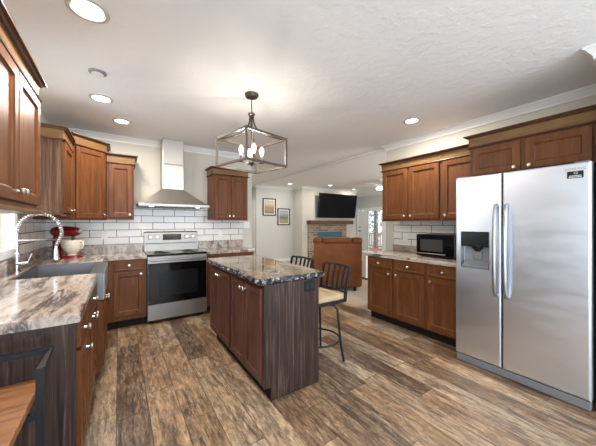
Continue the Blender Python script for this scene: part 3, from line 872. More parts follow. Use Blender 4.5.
# ------------------------------------------------------------------ sink, faucet, mixer
t = thing('farmhouse_sink', 'stainless steel apron front sink set in the marbled worktop', 'sink', (-0.42, 3.22, 0.68), world=True)
sk = MB()
o0, o1, o2, o3 = -0.687, -0.108, 2.806, 3.649
i0, i1, i2, i3 = -0.667, -0.205, 2.835, 3.62
zt_, zb_ = 0.909, 0.70
sk.loft([[(o0, o2, 0.685), (o1, o2, 0.685), (o1, o3, 0.685), (o0, o3, 0.685)],
         [(o0, o2, zt_), (o1, o2, zt_), (o1, o3, zt_), (o0, o3, zt_)],
         [(i0, i2, zt_), (i1, i2, zt_), (i1, i3, zt_), (i0, i3, zt_)],
         [(i0 + 0.01, i2 + 0.01, zb_ + 0.03), (i1 - 0.01, i2 + 0.01, zb_ + 0.03), (i1 - 0.01, i3 - 0.01, zb_ + 0.03), (i0 + 0.01, i3 - 0.01, zb_ + 0.03)],
         [(i0 + 0.04, i2 + 0.04, zb_), (i1 - 0.04, i2 + 0.04, zb_), (i1 - 0.04, i3 - 0.04, zb_), (i0 + 0.04, i3 - 0.04, zb_)]])
obj('basin', sk, M['sinksteel'], t)
obj('apron', MB().box((-0.109, 2.808, 0.69), (-0.104, 3.647, 0.906), 0.002), M['steel'], t)  # brighter steel than the basin: light on the front put into its colour
obj('drain', MB().lathe([(0.0, 0), (0.045, 0), (0.045, 0.004), (0.03, 0.005), (0.0, 0.003)], (-0.45, 3.23, zb_ + 0.001)), M['chrome'], t, True)

FXX, FYY = -0.722, 3.22
t = thing('faucet', 'satin spring-neck kitchen faucet with pull-down spray at the sink', 'faucet', (FXX, FYY, CT), world=True)
obj('base', MB().lathe([(0.0, 0), (0.027, 0), (0.027, 0.008), (0.020, 0.012), (0.020, 0.16), (0.015, 0.165), (0.0, 0.165)], (FXX, FYY, CT)), M['chrome'], t, True)
obj('riser', MB().tube([(FXX, FYY, CT + 0.15), (FXX, FYY, 1.25)], 0.012, 14), M['chrome'], t, True)
arc = []
for k in range(29):
    a = PI - PI * k / 28 * 1.06
    arc.append((FXX + 0.145 + 0.145 * math.cos(a), FYY - 0.01 * k / 28, 1.25 + 0.165 * math.sin(a)))
hose_end = arc[-1]
arc += [(hose_end[0] - 0.018, hose_end[1], hose_end[2] - 0.05), (hose_end[0] - 0.035, hose_end[1], hose_end[2] - 0.09)]
obj('hose', MB().tube(arc, 0.008, 10), M['greyplastic'], t, True)
# spring coil around the hose
L_ = [0.0]
V_ = [Vector(p) for p in arc]
for a, b in zip(V_, V_[1:]): L_.append(L_[-1] + (b - a).length)
coil = []
turns = 34; steps = turns * 8
for k in range(steps + 1):
    s = L_[-1] * k / steps
    i = max(j for j in range(len(L_)) if L_[j] <= s + 1e-9); i = min(i, len(V_) - 2)
    f = (s - L_[i]) / (L_[i + 1] - L_[i]); p = V_[i].lerp(V_[i + 1], f); tg = (V_[i + 1] - V_[i]).normalized()
    side = Vector((0, 1, 0)); nn = tg.cross(side).normalized()
    an = 2 * PI * turns * k / steps
    coil.append(p + side * 0.0135 * math.cos(an) + nn * 0.0135 * math.sin(an))
obj('spring', MB().tube(coil, 0.0036, 5), M['nickel'], t, True)
hx, hy, hz = arc[-1]
obj('spray_head', MB().lathe([(0.0, 0), (0.024, 0.0), (0.026, 0.012), (0.018, 0.03), (0.016, 0.09), (0.012, 0.10), (0.012, 0.13), (0.0, 0.13)], (hx, hy, hz - 0.13)), M['chrome'], t, True)
obj('support_arm', MB().tube([(FXX, FYY, 1.185), (hx, hy, 1.185)], 0.007, 8), M['chrome'], t, True)
hd = obj('handle', MB().tube([(FXX, FYY - 0.015, CT + 0.075), (FXX + 0.075, FYY - 0.02, CT + 0.078)], 0.013, 12), M['chrome'], t, True)
obj('lever', MB().tube([(FXX + 0.07, FYY - 0.02, CT + 0.078), (FXX + 0.085, FYY - 0.02, CT + 0.12), (FXX + 0.098, FYY - 0.02, CT + 0.155)], 0.008, 10), M['chrome'], hd, True)

# stand mixer, head pointing right
mx_, my_ = -0.535, 4.27
t = thing('stand_mixer', 'red stand mixer with cream bowl in the worktop corner', 'mixer', (mx_, my_, CT), -0.55)
b = MB(); 
def oval(cx, cy, rx, ry, z, n=24): return [(cx + rx * math.cos(2 * PI * k / n), cy + ry * math.sin(2 * PI * k / n), z) for k in range(n)]
b.loft([oval(0.02, 0, 0.165, 0.10, 0), oval(0.02, 0, 0.165, 0.10, 0.018), oval(0.02, 0, 0.15, 0.088, 0.03)])
obj('base', b, M['red'], t, True)
b = MB(); b.loft([oval(-0.095, 0, 0.05, 0.06, 0.025), oval(-0.10, 0, 0.042, 0.05, 0.12), oval(-0.10, 0, 0.045, 0.05, 0.22), oval(-0.09, 0, 0.05, 0.05, 0.27)])
obj('pedestal', b, M['red'], t, True)
b = MB()
hp = []
for x, r_ in [(-0.165, 0.012), (-0.16, 0.04), (-0.13, 0.06), (-0.06, 0.068), (0.04, 0.066), (0.11, 0.058), (0.145, 0.045), (0.155, 0.02)]:
    hp.append([(x, r_ * math.cos(2 * PI * k / 20), 0.315 + r_ * 0.95 * math.sin(2 * PI * k / 20)) for k in range(20)])
b.loft(hp); obj('motor_head', b, M['red'], t, True)
b = MB(); b.lathe([(0.0, 0), (0.034, 0.0), (0.034, 0.02), (0.0, 0.022)], (0.152, 0, 0.32), 'x', 16); obj('hub_cap', b, M['chrome'], t, True)
b = MB(); b.lathe([(0.0, 0.0), (0.05, 0.0), (0.052, 0.008), (0.035, 0.016), (0.075, 0.05), (0.102, 0.10), (0.112, 0.155), (0.113, 0.185), (0.108, 0.185), (0.104, 0.15), (0.09, 0.09), (0.06, 0.04), (0.0, 0.03)], (0.075, 0, 0.03), n=28)
bowl = obj('bowl', b, M['cream'], t, True)
obj('bowl_handle', MB().tube([(0.175, -0.02, 0.19), (0.215, -0.03, 0.195), (0.23, -0.034, 0.16), (0.215, -0.03, 0.12), (0.165, -0.02, 0.10)], 0.009, 8), M['cream'], bowl, True)
obj('beater_shaft', MB().lathe([(0.0, 0), (0.012, 0), (0.022, 0.06), (0.03, 0.07), (0.0, 0.07)], (0.08, 0, 0.19)), M['chrome'], t, True)

# ------------------------------------------------------------------ range and hood
RX0, RX1, RY = 0.308, 1.064, 3.98
t = thing('range', 'stainless electric range with black glass oven door', 'range', (0.686, 4.3, 0), world=True)
obj('body', MB().box((RX0, RY + 0.045, 0.035), (RX1, 4.60, 0.895)), M['greyplastic'], t)
obj('cooktop', MB().box((RX0 - 0.003, RY + 0.01, 0.895), (RX1 + 0.003, 4.52, 0.918), 0.003), M['blackglass'], t)
for k, (x, y, r_) in enumerate(((0.49, 4.16, 0.11), (0.87, 4.16, 0.09), (0.49, 4.40, 0.075), (0.87, 4.40, 0.10))):
    obj('burner_ring', MB().lathe([(r_ - 0.004, 0), (r_, 0), (r_, 0.0006), (r_ - 0.004, 0.0006), (r_ - 0.004, 0)], (x, y, 0.918), n=32), M['greyplastic'], t)
bgd = obj('control_panel', MB().loft([[(RX0, 4.50, 0.918), (RX1, 4.50, 0.918), (RX1, 4.61, 0.918), (RX0, 4.61, 0.918)], [(RX0, 4.52, 1.03), (RX1, 4.52, 1.03), (RX1, 4.61, 1.03), (RX0, 4.61, 1.03)],
      [(RX0, 4.545, 1.19), (RX1, 4.545, 1.19), (RX1, 4.61, 1.19), (RX0, 4.61, 1.19)], [(RX0 + 0.005, 4.56, 1.205), (RX1 - 0.005, 4.56, 1.205), (RX1 - 0.005, 4.61, 1.205), (RX0 + 0.005, 4.61, 1.205)]]), M['rangesteel'], t)
obj('vent_slot', MB().box((RX0 + 0.01, 4.512, 1.024), (RX1 - 0.01, 4.53, 1.033)), M['blackplastic'], bgd)
obj('display', MB().loft([[(0.555, 4.520, 1.075), (0.815, 4.520, 1.075), (0.815, 4.535, 1.075), (0.555, 4.535, 1.075)], [(0.555, 4.538, 1.165), (0.815, 4.538, 1.165), (0.815, 4.55, 1.165), (0.555, 4.55, 1.165)]]), M['display'], bgd)
for x in (0.385, 0.475, 0.895, 0.985):
    obj('knob', MB().lathe([(0.0, 0), (0.030, 0), (0.028, 0.006), (0.023, 0.010), (0.021, 0.030), (0.0, 0.032)], (x, 4.532, 1.12), '-y', 18), M['nickel'], bgd, True)
dr = obj('oven_door', MB().box((RX0, RY, 0.262), (RX1, RY + 0.04, 0.888), 0.004), M['rangesteel'], t)
obj('door_glass', MB().box((RX0 + 0.006, RY - 0.005, 0.262), (RX1 - 0.006, RY + 0.002, 0.800), 0.002), M['blackglass'], dr)
obj('oven_window', MB().box((RX0 + 0.13, RY - 0.0062, 0.36), (RX1 - 0.13, RY - 0.004, 0.69)), M['display'], dr)
obj('handle', MB().tube([(RX0 + 0.035, RY - 0.002, 0.845), (RX0 + 0.035, RY - 0.052, 0.845), (RX0 + 0.06, RY - 0.058, 0.845), (RX1 - 0.06, RY - 0.058, 0.845), (RX1 - 0.035, RY - 0.052, 0.845), (RX1 - 0.035, RY - 0.002, 0.845)], 0.013, 12), M['rangesteel'], dr, True)
obj('drawer', MB().box((RX0, RY - 0.003, 0.05), (RX1, RY + 0.04, 0.255), 0.004), M['rangesteel'], t)
for x in (RX0 + 0.05, RX1 - 0.05):
    for y in (RY + 0.09, 4.54):
        obj('foot', MB().lathe([(0.0, 0), (0.02, 0), (0.02, 0.036), (0.0, 0.036)], (x, y, 0)), M['blackplastic'], t)

HX0, HX1, HY = 0.215, 1.135, 4.12
t = thing('range_hood', 'stainless pyramid range hood with tall chimney above the range', 'range hood', (0.67, 4.62, 1.56), world=True)
cx0, cx1, cy = 0.527, 0.822, 4.36
cn = MB()
rg = []
for k in range(9):
    f = k / 8; e = f ** 0.72
    z = 1.605 + (1.84 - 1.605) * f
    g = e * 0.35 + f * 0.65
    a = HX0 + (cx0 - HX0) * g; b_ = HX1 + (cx1 - HX1) * g; y = HY + (cy - HY) * g
    rg.append([(a, y, z), (b_, y, z), (b_, BW - 0.014, z), (a, BW - 0.014, z)])
cn.loft(rg)
obj('canopy', cn, M['hoodsteel'], t)
lip = obj('lip', MB().box((HX0 - 0.004, HY - 0.004, 1.565), (HX1 + 0.004, BW - 0.014, 1.605), 0.004), M['rangesteel'], t)
obj('filter', MB().box((HX0 + 0.08, HY + 0.08, 1.561), (HX1 - 0.08, BW - 0.06, 1.566)), M['greyplastic'], lip)
for x in (0.37, 0.98):
    obj('hood_lamp', MB().lathe([(0.0, 0), (0.03, 0), (0.03, 0.006), (0.0, 0.006)], (x, HY + 0.045, 1.5615)), M['lampwhite'], lip)
obj('chimney', MB().box((cx0, cy, 1.835), (cx1, BW - 0.014, 2.21), 0.006), M['hoodsteel'], t)
obj('upper_chimney', MB().box((cx0 + 0.004, cy + 0.004, 2.21), (cx1 - 0.004, BW - 0.014, CEIL - 0.002), 0.006), M['hoodsteel'], t)
for x in (0.36, 0.98):
    l = bpy.data.lights.new('hood_lamp_light', 'SPOT'); l.energy = 2; l.spot_size = 2.2; l.spot_blend = 0.6; l.shadow_soft_size = 0.03; l.color = (1.0, 0.9, 0.75)
    lo = bpy.data.objects.new('hood_lamp_light', l); COL.objects.link(lo); lo.location = (x, HY + 0.045, 1.55)

# ------------------------------------------------------------------ island
IX0, IX1, IY0, IY1 = 0.89, 1.385, 1.787, 3.13
t = thing('kitchen_island', 'dark wood kitchen island with four doors and a grained end panel', 'island', (1.14, 2.46, 0), world=True)
obj('body', MB().box((IX0, IY0, 0.11), (IX1, IY1, 0.875)), M['island_wood'], t)
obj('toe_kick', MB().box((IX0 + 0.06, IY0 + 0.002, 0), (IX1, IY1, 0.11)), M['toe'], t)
obj('end_panel', MB().loft([[(IX0 + 0.058, IY0 - 0.014, 0), (IX0 + 0.058, IY0, 0), (IX1 + 0.012, IY0, 0), (IX1 + 0.012, IY0 - 0.014, 0)],
                            [(IX0 + 0.058, IY0 - 0.014, 0.105), (IX0 + 0.058, IY0, 0.105), (IX1 + 0.012, IY0, 0.105), (IX1 + 0.012, IY0 - 0.014, 0.105)],
                            [(IX0, IY0 - 0.014, 0.106), (IX0, IY0, 0.106), (IX1 + 0.012, IY0, 0.106), (IX1 + 0.012, IY0 - 0.014, 0.106)],
                            [(IX0, IY0 - 0.014, 0.875), (IX0, IY0, 0.875), (IX1 + 0.012, IY0, 0.875), (IX1 + 0.012, IY0 - 0.014, 0.875)]]), M['laminate'], t)
obj('back_panel', MB().box((IX1, IY0, 0), (IX1 + 0.012, IY1, 0.875)), M['laminate'], t)
def isl(mb):   # local front (-y) to world -X; local x to -Y
    bmesh.ops.transform(mb.bm, matrix=Matrix.Translation((IX0, IY1, 0)) @ Matrix.Rotation(-R90, 4, 'Z'), verts=mb.bm.verts[:])
    return mb
LI = IY1 - IY0
wd_ = (LI - 0.04 - 0.045 - 0.02) / 4
x = 0.02
for k in range(4):
    d = obj('door', isl(shaker(x, x + wd_, 0.145, 0.845, 0.0, fw=0.05)), M['island_wood'], t)
    kx = x + wd_ - 0.028 if k % 2 == 0 else x + 0.028
    obj('knob', isl(MB().lathe(KN, (kx, -0.02, 0.79), '-y', 14)), M['nickel'], d, True)
    x += wd_ + (0.01 if k % 2 == 0 else 0.045)
op = obj('outlet', MB().box((1.245, IY0 - 0.020, 0.775), (1.358, IY0 - 0.014, 0.862), 0.002), M['blackplastic'], t, label='black double outlet')
for x in (1.275, 1.328):
    obj('socket', MB().box((x - 0.016, IY0 - 0.0225, 0.80), (x + 0.016, IY0 - 0.0195, 0.838), 0.001), M['darkplastic'], op)

# island top with a chipped stone edge and clipped corners
t = thing('countertop', 'dark granite island worktop with chipped edge', 'countertop', (1.15, 2.46, 0.876), world=True)
tx0, tx1, ty0, ty1 = 0.842, 1.458, 1.768, 3.17
c = 0.018
corner = [(tx0 + c, ty0), (tx1 - c, ty0), (tx1, ty0 + c), (tx1, ty1 - c), (tx1 - c, ty1), (tx0 + c, ty1), (tx0, ty1 - c), (tx0, ty0 + c)]
ring = []
for i in range(8):
    a, b_ = Vector(corner[i]), Vector(corner[(i + 1) % 8])
    n = max(2, int((b_ - a).length / 0.028))
    for k in range(n): ring.append(a.lerp(b_, k / n))
cen = Vector(((tx0 + tx1) / 2, (ty0 + ty1) / 2))
rr = random.Random(3)
def off_ring(o, z, jit):
    out = []
    for i, p in enumerate(ring):
        q = ring[i - 1]; s = ring[(i + 1) % len(ring)]
        tg = (s - q).normalized(); nn = Vector((tg.y, -tg.x))
        d_ = o + rr.uniform(-jit, jit)
        out.append((p.x + nn.x * d_, p.y + nn.y * d_, z + (rr.uniform(-jit, jit) * 0.3 if 0.88 < z < 0.92 else 0)))
    return out
obj('slab', MB().loft([off_ring(-0.006, 0.9215, 0.0), off_ring(-0.006, 0.9235, 0.0)]), M['granite'], t)
obj('edge', MB().loft([off_ring(-0.010, 0.876, 0.003), off_ring(0.002, 0.886, 0.006), off_ring(0.004, 0.898, 0.007), off_ring(0.001, 0.910, 0.006), off_ring(-0.004, 0.9212, 0.002)]), M['granite_edge'], t)

# ------------------------------------------------------------------ bar stools
def build_stool(label, loc, rz, group):
    # faces -x: the backrest stands on the +x side
    t = thing('bar_stool', label, 'bar stool', loc, rz, group)
    obj('cushion', MB().box((-0.185, -0.18, 0.60), (0.185, 0.18, 0.65), 0.018, 3), M['tan'], t, True)
    sq = [(-0.19, -0.185, 0.59), (0.19, -0.185, 0.59), (0.19, 0.185, 0.59), (-0.19, 0.185, 0.59)]
    obj('seat_frame', MB().tube(sq, 0.012, square=True, closed=True), M['blackmetal'], t)
    obj('swivel', MB().lathe([(0.0, 0), (0.07, 0), (0.09, 0.015), (0.09, 0.03), (0.16, 0.036), (0.16, 0.045), (0.0, 0.045)], (0, 0, 0.54), n=24), M['blackmetal'], t)
    for sx in (-1, 1):
        for sy in (-1, 1):
            obj('leg', MB().tube([(sx * 0.06, sy * 0.06, 0.545), (sx * 0.115, sy * 0.115, 0.535), (sx * 0.135, sy * 0.135, 0.50), (sx * 0.145, sy * 0.145, 0.35), (sx * 0.16, sy * 0.16, 0.15), (sx * 0.178, sy * 0.178, 0.008)], 0.0115, 8), M['blackmetal'], t, True)
    obj('foot_ring', MB().tube([(0.212 * math.cos(2 * PI * k / 32), 0.212 * math.sin(2 * PI * k / 32), 0.215) for k in range(32)], 0.009, 8, closed=True), M['blackmetal'], t, True)
    bk = obj('backrest', MB().tube([(0.188, -0.185, 0.59), (0.193, -0.188, 0.66), (0.212, -0.192, 0.78), (0.240, -0.196, 0.895), (0.246, -0.18, 0.905), (0.268, 0.0, 0.908), (0.246, 0.18, 0.905), (0.240, 0.196, 0.895), (0.212, 0.192, 0.78), (0.193, 0.188, 0.66), (0.188, 0.185, 0.59)], 0.011, square=True), M['blackmetal'], t)
    obj('lower_rail', MB().tube([(0.195, -0.188, 0.668), (0.216, 0.0, 0.668), (0.195, 0.188, 0.668)], 0.009, square=True), M['blackmetal'], bk)
    for y in (-0.115, -0.038, 0.038, 0.115):
        q = 1 - (y / 0.19) ** 2
        obj('slat', MB().tube([(0.195 + 0.021 * q, y, 0.668), (0.213 + 0.022 * q, y * 0.97, 0.79), (0.243 + 0.024 * q, y * 1.02, 0.903)], 0.0085, square=True), M['blackmetal'], bk)
    return t
st = build_stool('black metal bar stool with tan seat, nearer of the pair at the island', (1.618, 2.07, 0), 0.0, 'bar stools at the island')
dup(st, (1.63, 2.69, 0), 0.08, 'farther black metal bar stool, mostly hidden behind the island worktop')

# ------------------------------------------------------------------ refrigerator
FXF = 2.748
FY1, FY0, FZ = 1.323, 0.413, 1.772
SPL = 0.940
t = thing('refrigerator', 'side-by-side stainless refrigerator with ice dispenser', 'refrigerator', (3.1, 0.868, 0), world=True)
obj('body', MB().box((FXF + 0.085, FY0 + 0.006, 0.02), (3.55, FY1 - 0.006, FZ - 0.012), 0.005), M['greyplastic'], t)
# freezer door with the dispenser opening cut through its front skin
def ring_door(y0, y1, z0, z1, hole):
    mb = MB()
    def rect(x, a0, a1, b0, b1): return [(x, a0, b0), (x, a1, b0), (x, a1, b1), (x, a0, b1)]
    xb = FXF + 0.08
    e = 0.012
    rings = [rect(xb, y0, y1, z0, z1), rect(FXF + e, y0, y1, z0, z1), rect(FXF + 0.004, y0 + 0.004, y1 - 0.004, z0 + 0.004, z1 - 0.004), rect(FXF, y0 + e, y1 - e, z0 + e, z1 - e)]
    if hole:
        a0, a1, b0, b1 = hole
        rings += [rect(FXF, a0, a1, b0, b1), rect(FXF + 0.055, a0 + 0.006, a1 - 0.006, b0 + 0.012, b1 - 0.004)]
    return mb.loft(rings)
fz = obj('freezer_door', ring_door(SPL + 0.004, FY1, 0.075, FZ, (1.032, 1.272, 0.915, 1.255)), M['steel'], t)
fd = obj('fridge_door', ring_door(FY0, SPL - 0.004, 0.075, FZ, None), M['steel'], t)
# dispenser: control panel above, recess with paddle and tray below
obj('dispenser_panel', MB().box((FXF - 0.002, 1.034, 1.115), (FXF + 0.052, 1.270, 1.253), 0.006), M['display'], fz)
obj('dispenser_recess', MB().loft([[(FXF + 0.050, 1.042, 0.935), (FXF + 0.050, 1.262, 0.935), (FXF + 0.050, 1.262, 1.115), (FXF + 0.050, 1.042, 1.115)], [(FXF + 0.054, 1.042, 0.935), (FXF + 0.054, 1.262, 0.935), (FXF + 0.054, 1.262, 1.115), (FXF + 0.054, 1.042, 1.115)]]), M['lightgrey'], fz)
obj('dispenser_spout', MB().lathe([(0.0, 0), (0.02, 0), (0.045, 0.03), (0.045, 0.05), (0.0, 0.05)], (FXF + 0.025, 1.14, 1.075), n=16), M['blackplastic'], fz, True)
obj('dispenser_paddle', MB().box((FXF + 0.035, 1.105, 1.00), (FXF + 0.048, 1.175, 1.07), 0.004), M['lightgrey'], fz)
obj('dispenser_tray', MB().loft([[(FXF - 0.006, 1.042, 0.921), (FXF + 0.05, 1.042, 0.926), (FXF + 0.05, 1.262, 0.926), (FXF - 0.006, 1.262, 0.921)], [(FXF - 0.006, 1.042, 0.933), (FXF + 0.05, 1.05, 0.985), (FXF + 0.05, 1.254, 0.985), (FXF - 0.006, 1.262, 0.933)]]), M['lightgrey'], fz)
for y, d_ in ((SPL + 0.038, fz), (SPL - 0.038, fd)):
    zs = [0.70, 0.705, 0.74, 0.85, 1.0, 1.15, 1.30, 1.43, 1.485, 1.49]
    xs = [0.0, -0.025, -0.042, -0.054, -0.060, -0.060, -0.054, -0.042, -0.025, 0.0]
    obj('handle', MB().tube([(FXF + 0.002 + a, y, z) for a, z in zip(xs, zs)], 0.0145, 12), M['handlesteel'], d_, True)
obj('grille', MB().box((FXF + 0.012, FY0 + 0.004, 0.004), (FXF + 0.09, FY1 - 0.004, 0.068), 0.006), M['greyplastic'], t)
for y in (FY0 + 0.05, FY1 - 0.05):
    obj('hinge_cover', MB().box((FXF + 0.03, y - 0.04, FZ - 0.012), (FXF + 0.15, y + 0.04, FZ + 0.012), 0.004), M['greyplastic'], t)
def on_fridge(mb, y, z):   # text plane to the -X facing door
    bmesh.ops.transform(mb.bm, matrix=Matrix.Translation((FXF, y, z)) @ Matrix(((0, 0, -1, 0), (-1, 0, 0, 0), (0, 1, 0, 0), (0, 0, 0, 1))), verts=mb.bm.verts[:])
    return mb
obj('logo', on_fridge(text_mesh('SAMSUNG', 0.024, 0.0012), 0.494, 1.727), M['letter'], fd)
sk = obj('sticker', MB().box((FXF - 0.0012, 0.450, 1.660), (FXF, 0.535, 1.712)), M['blackplastic'], fd, label='black energy sticker')
obj('sticker_number', on_fridge(text_mesh('10', 0.026, 0.0018), 0.491, 1.697), M['stickerwhite'], sk)
for z, w_ in ((1.678, 0.062), (1.668, 0.068)):
    obj('sticker_line', MB().box((FXF - 0.0022, 0.4925 - w_ / 2, z - 0.0028), (FXF - 0.0008, 0.4925 + w_ / 2, z + 0.0028)), M['stickerwhite'], sk)

# ------------------------------------------------------------------ microwave
MX, MY0, MY1, MZ0, MZ1 = 3.14, 1.52, 1.985, 0.928, 1.195
t = thing('microwave', 'black countertop microwave under the right wall cabinets', 'microwave', (3.33, 1.75, CT), world=True)
obj('body', MB().box((MX + 0.02, MY0, MZ0), (3.52, MY1, MZ1), 0.005), M['blackplastic'], t)
dd = obj('door', MB().box((MX, MY0 + 0.105, MZ0 + 0.004), (MX + 0.02, MY1, MZ1 - 0.002), 0.004), M['blackglass'], t)
obj('door_window', MB().box((MX - 0.0015, MY0 + 0.135, MZ0 + 0.065), (MX + 0.001, MY1 - 0.055, MZ1 - 0.06)), M['mwglass'], dd)
obj('trim_strip', MB().box((MX - 0.003, MY0 + 0.107, MZ0 + 0.030), (MX + 0.001, MY1 - 0.002, MZ0 + 0.040)), M['nickel'], dd)
obj('control_panel', MB().box((MX, MY0, MZ0 + 0.004), (MX + 0.02, MY0 + 0.103, MZ1 - 0.002), 0.004), M['blackglass'], t)
for x in (MX + 0.05, 3.48):
    for y in (MY0 + 0.05, MY1 - 0.05):
        obj('foot', MB().lathe([(0.0, 0), (0.013, 0), (0.015, 0.014), (0.0, 0.014)], (x, y, CT)), M['blackplastic'], t)

# ------------------------------------------------------------------ outlets and switches
def outlet(label, loc, rz, w=0.075, h=0.115, n=2, name='outlet', cat='outlet'):
    t = thing(name, label, cat, loc, rz)
    obj('cover_plate', MB().box((-w / 2, -0.006, -h / 2), (w / 2, 0, h / 2), 0.0015), M['plate'], t)
    if name == 'outlet':
        for s in (-1, 1): obj('socket', MB().box((-0.017, -0.008, s * 0.02 - 0.014), (0.017, -0.0055, s * 0.02 + 0.014), 0.001), M['white'], t)
    else:
        for k in range(n):
            x = (k - (n - 1) / 2) * 0.046
            obj('rocker', MB().box((x - 0.016, -0.009, -0.033), (x + 0.016, -0.0055, 0.033), 0.001), M['white'], t)
    return t
outlet('white wall outlet on the tile left of the range', (-0.17, BW - 0.012, 1.165), 0)
outlet('white wall outlet on the tile right of the range', (1.463, BW - 0.012, 1.155), 0)
outlet('white double light switch on the painted wall past the tile', (1.955, BW, 1.30), 0, 0.12, 0.115, 2, 'light_switch', 'switch')
outlet('white wall outlet on the tile behind the microwave counter', (RW - 0.012, 2.45, 1.125), -R90)

# ------------------------------------------------------------------ ceiling fixtures
def downlight(label, x, y, r_, power):
    t = thing('recessed_light', label, 'ceiling light', (x, y, CEIL), 0, 'recessed ceiling lights')
    obj('trim_ring', MB().lathe([(r_ * 0.78, 0), (r_, 0), (r_, -0.006), (r_ * 0.80, -0.010), (r_ * 0.78, -0.004), (r_ * 0.78, 0)], n=32), M['ringgrey'], t, True)
    obj('diffuser', MB().lathe([(0.0, -0.001), (r_ * 0.72, -0.001), (r_ * 0.72, -0.004), (0.0, -0.0055)], n=32), M['lampwhite'], t)
    l = bpy.data.lights.new('downlight', 'AREA'); l.shape = 'DISK'; l.size = r_ * 1.5; l.energy = power; l.color = (1.0, 0.93, 0.83)
    lo = bpy.data.objects.new('downlight', l); COL.objects.link(lo); lo.location = (x, y, CEIL - 0.014)
    return t
downlight('largest recessed light, above the near left wall cabinet', -0.15, 1.975, 0.105, 25)
downlight('recessed light beyond the small round ceiling fixture', -0.148, 3.31, 0.100, 18)
downlight('recessed light nearest the range hood chimney', 0.03, 3.91, 0.100, 14)
downlight('lone recessed light right of the chandelier, near the refrigerator', 2.955, 1.93, 0.095, 30)
downlight('recessed light over the picture wall in the living room', 4.50, 7.18, 0.09, 9)
downlight('recessed light in front of the wall-mounted television', 5.80, 6.75, 0.09, 12)
downlight('recessed light right of the television', 7.20, 7.05, 0.09, 12)
t = thing('ceiling_vent', 'small grey round ceiling fixture between two recessed lights', 'vent', (-0.147, 2.755, CEIL), 0)
obj('housing', MB().lathe([(0.0, 0), (0.062, 0), (0.062, -0.008), (0.050, -0.016), (0.0, -0.018)], n=28), M['smoke'], t, True)
obj('face', MB().lathe([(0.0, -0.016), (0.042, -0.016), (0.040, -0.022), (0.0, -0.024)], n=28), M['white'], t, True)

# ------------------------------------------------------------------ chandelier
CX, CY = 1.066, 2.400
th = math.radians(YAW)
d_v = Vector((math.sin(th), math.cos(th))); r_v = Vector((math.cos(th), -math.sin(th)))
t = thing('chandelier', 'square open-frame lantern chandelier with four glowing bulbs', 'chandelier', (CX, CY, CEIL), 0)
ZT, ZB = 2.148 - CEIL, 1.883 - CEIL
corners = [(0.332 * math.cos(a), 0.332 * math.sin(a)) for a in (math.radians(-131.2 + 9.4 + 90 * k) for k in range(4))]
obj('canopy', MB().lathe([(0.0, 0), (0.066, 0), (0.066, -0.012), (0.055, -0.032), (0.02, -0.045), (0.0, -0.046)], n=28), M['bronze'], t, True)
obj('stem', MB().tube([(0, 0, -0.04), (0, 0, -0.20)], 0.0045, 8), M['bronze'], t, True)
obj('hub', MB().lathe([(0.0, 0), (0.03, 0), (0.036, -0.012), (0.022, -0.022), (0.022, -0.05), (0.0, -0.052)], (0, 0, -0.185), n=20), M['bronze'], t, True)
fr = MB()
for z in (ZT, ZB):
    ring_ = [(x * 1.0, y * 1.0, z) for x, y in corners]
    for i in range(4):
        a, b_ = Vector(ring_[i]), Vector(ring_[(i + 1) % 4])
        e = (b_ - a).normalized() * 0.009
        fr.tube([a - e, b_ + e], 0.0095, square=True)
for x, y in corners:
    fr.tube([(x, y, ZB), (x, y, ZT + 0.012)], 0.0095, square=True)
obj('frame', fr, M['champagne'], t)
for x, y in corners:
    pts = []
    for k in range(9):
        f = k / 8
        rad = 0.05 + 0.95 * (f ** 2.4)
        pts.append((x * rad, y * rad, -0.215 + (ZT + 0.215) * (1 - (1 - f) ** 1.6)))
    obj('arm', MB().tube(pts, 0.008, 8), M['bronze'], t, True)
obj('centre_rod', MB().tube([(0, 0, -0.22), (0, 0, ZB + 0.035)], 0.006, 8), M['champagne'], t, True)
obj('finial', MB().lathe([(0.0, 0), (0.010, 0.004), (0.016, 0.02), (0.03, 0.03), (0.03, 0.042), (0.0, 0.046)], (0, 0, ZB), n=18), M['bronze'], t, True)
for an in (-68, 22, 112, 202):
    a = math.radians(an)
    p = r_v * 0.1 * math.cos(a) + d_v * 0.1 * math.sin(a)
    obj('candle_arm', MB().tube([(0, 0, ZB + 0.034), (p.x * 0.5, p.y * 0.5, ZB + 0.026), (p.x, p.y, ZB + 0.04)], 0.005, 8), M['bronze'], t, True)
    cs = obj('candle_sleeve', MB().lathe([(0.0, 0), (0.02, 0), (0.02, 0.006), (0.0115, 0.010), (0.0115, 0.062), (0.0, 0.062)], (p.x, p.y, ZB + 0.036), n=16), M['champagne'], t, True)
    obj('bulb', MB().lathe([(0.0, 0), (0.012, 0.0), (0.016, 0.02), (0.024, 0.045), (0.025, 0.062), (0.018, 0.085), (0.007, 0.10), (0.0, 0.104)], (p.x, p.y, ZB + 0.098), n=18), M['bulb'], cs, True)
    l = bpy.data.lights.new('chandelier_bulb_light', 'POINT'); l.energy = 7; l.shadow_soft_size = 0.012; l.color = (1.0, 0.90, 0.76)
    lo = bpy.data.objects.new('chandelier_bulb_light', l); COL.objects.link(lo); lo.location = (CX + p.x, CY + p.y, CEIL + ZB + 0.15)

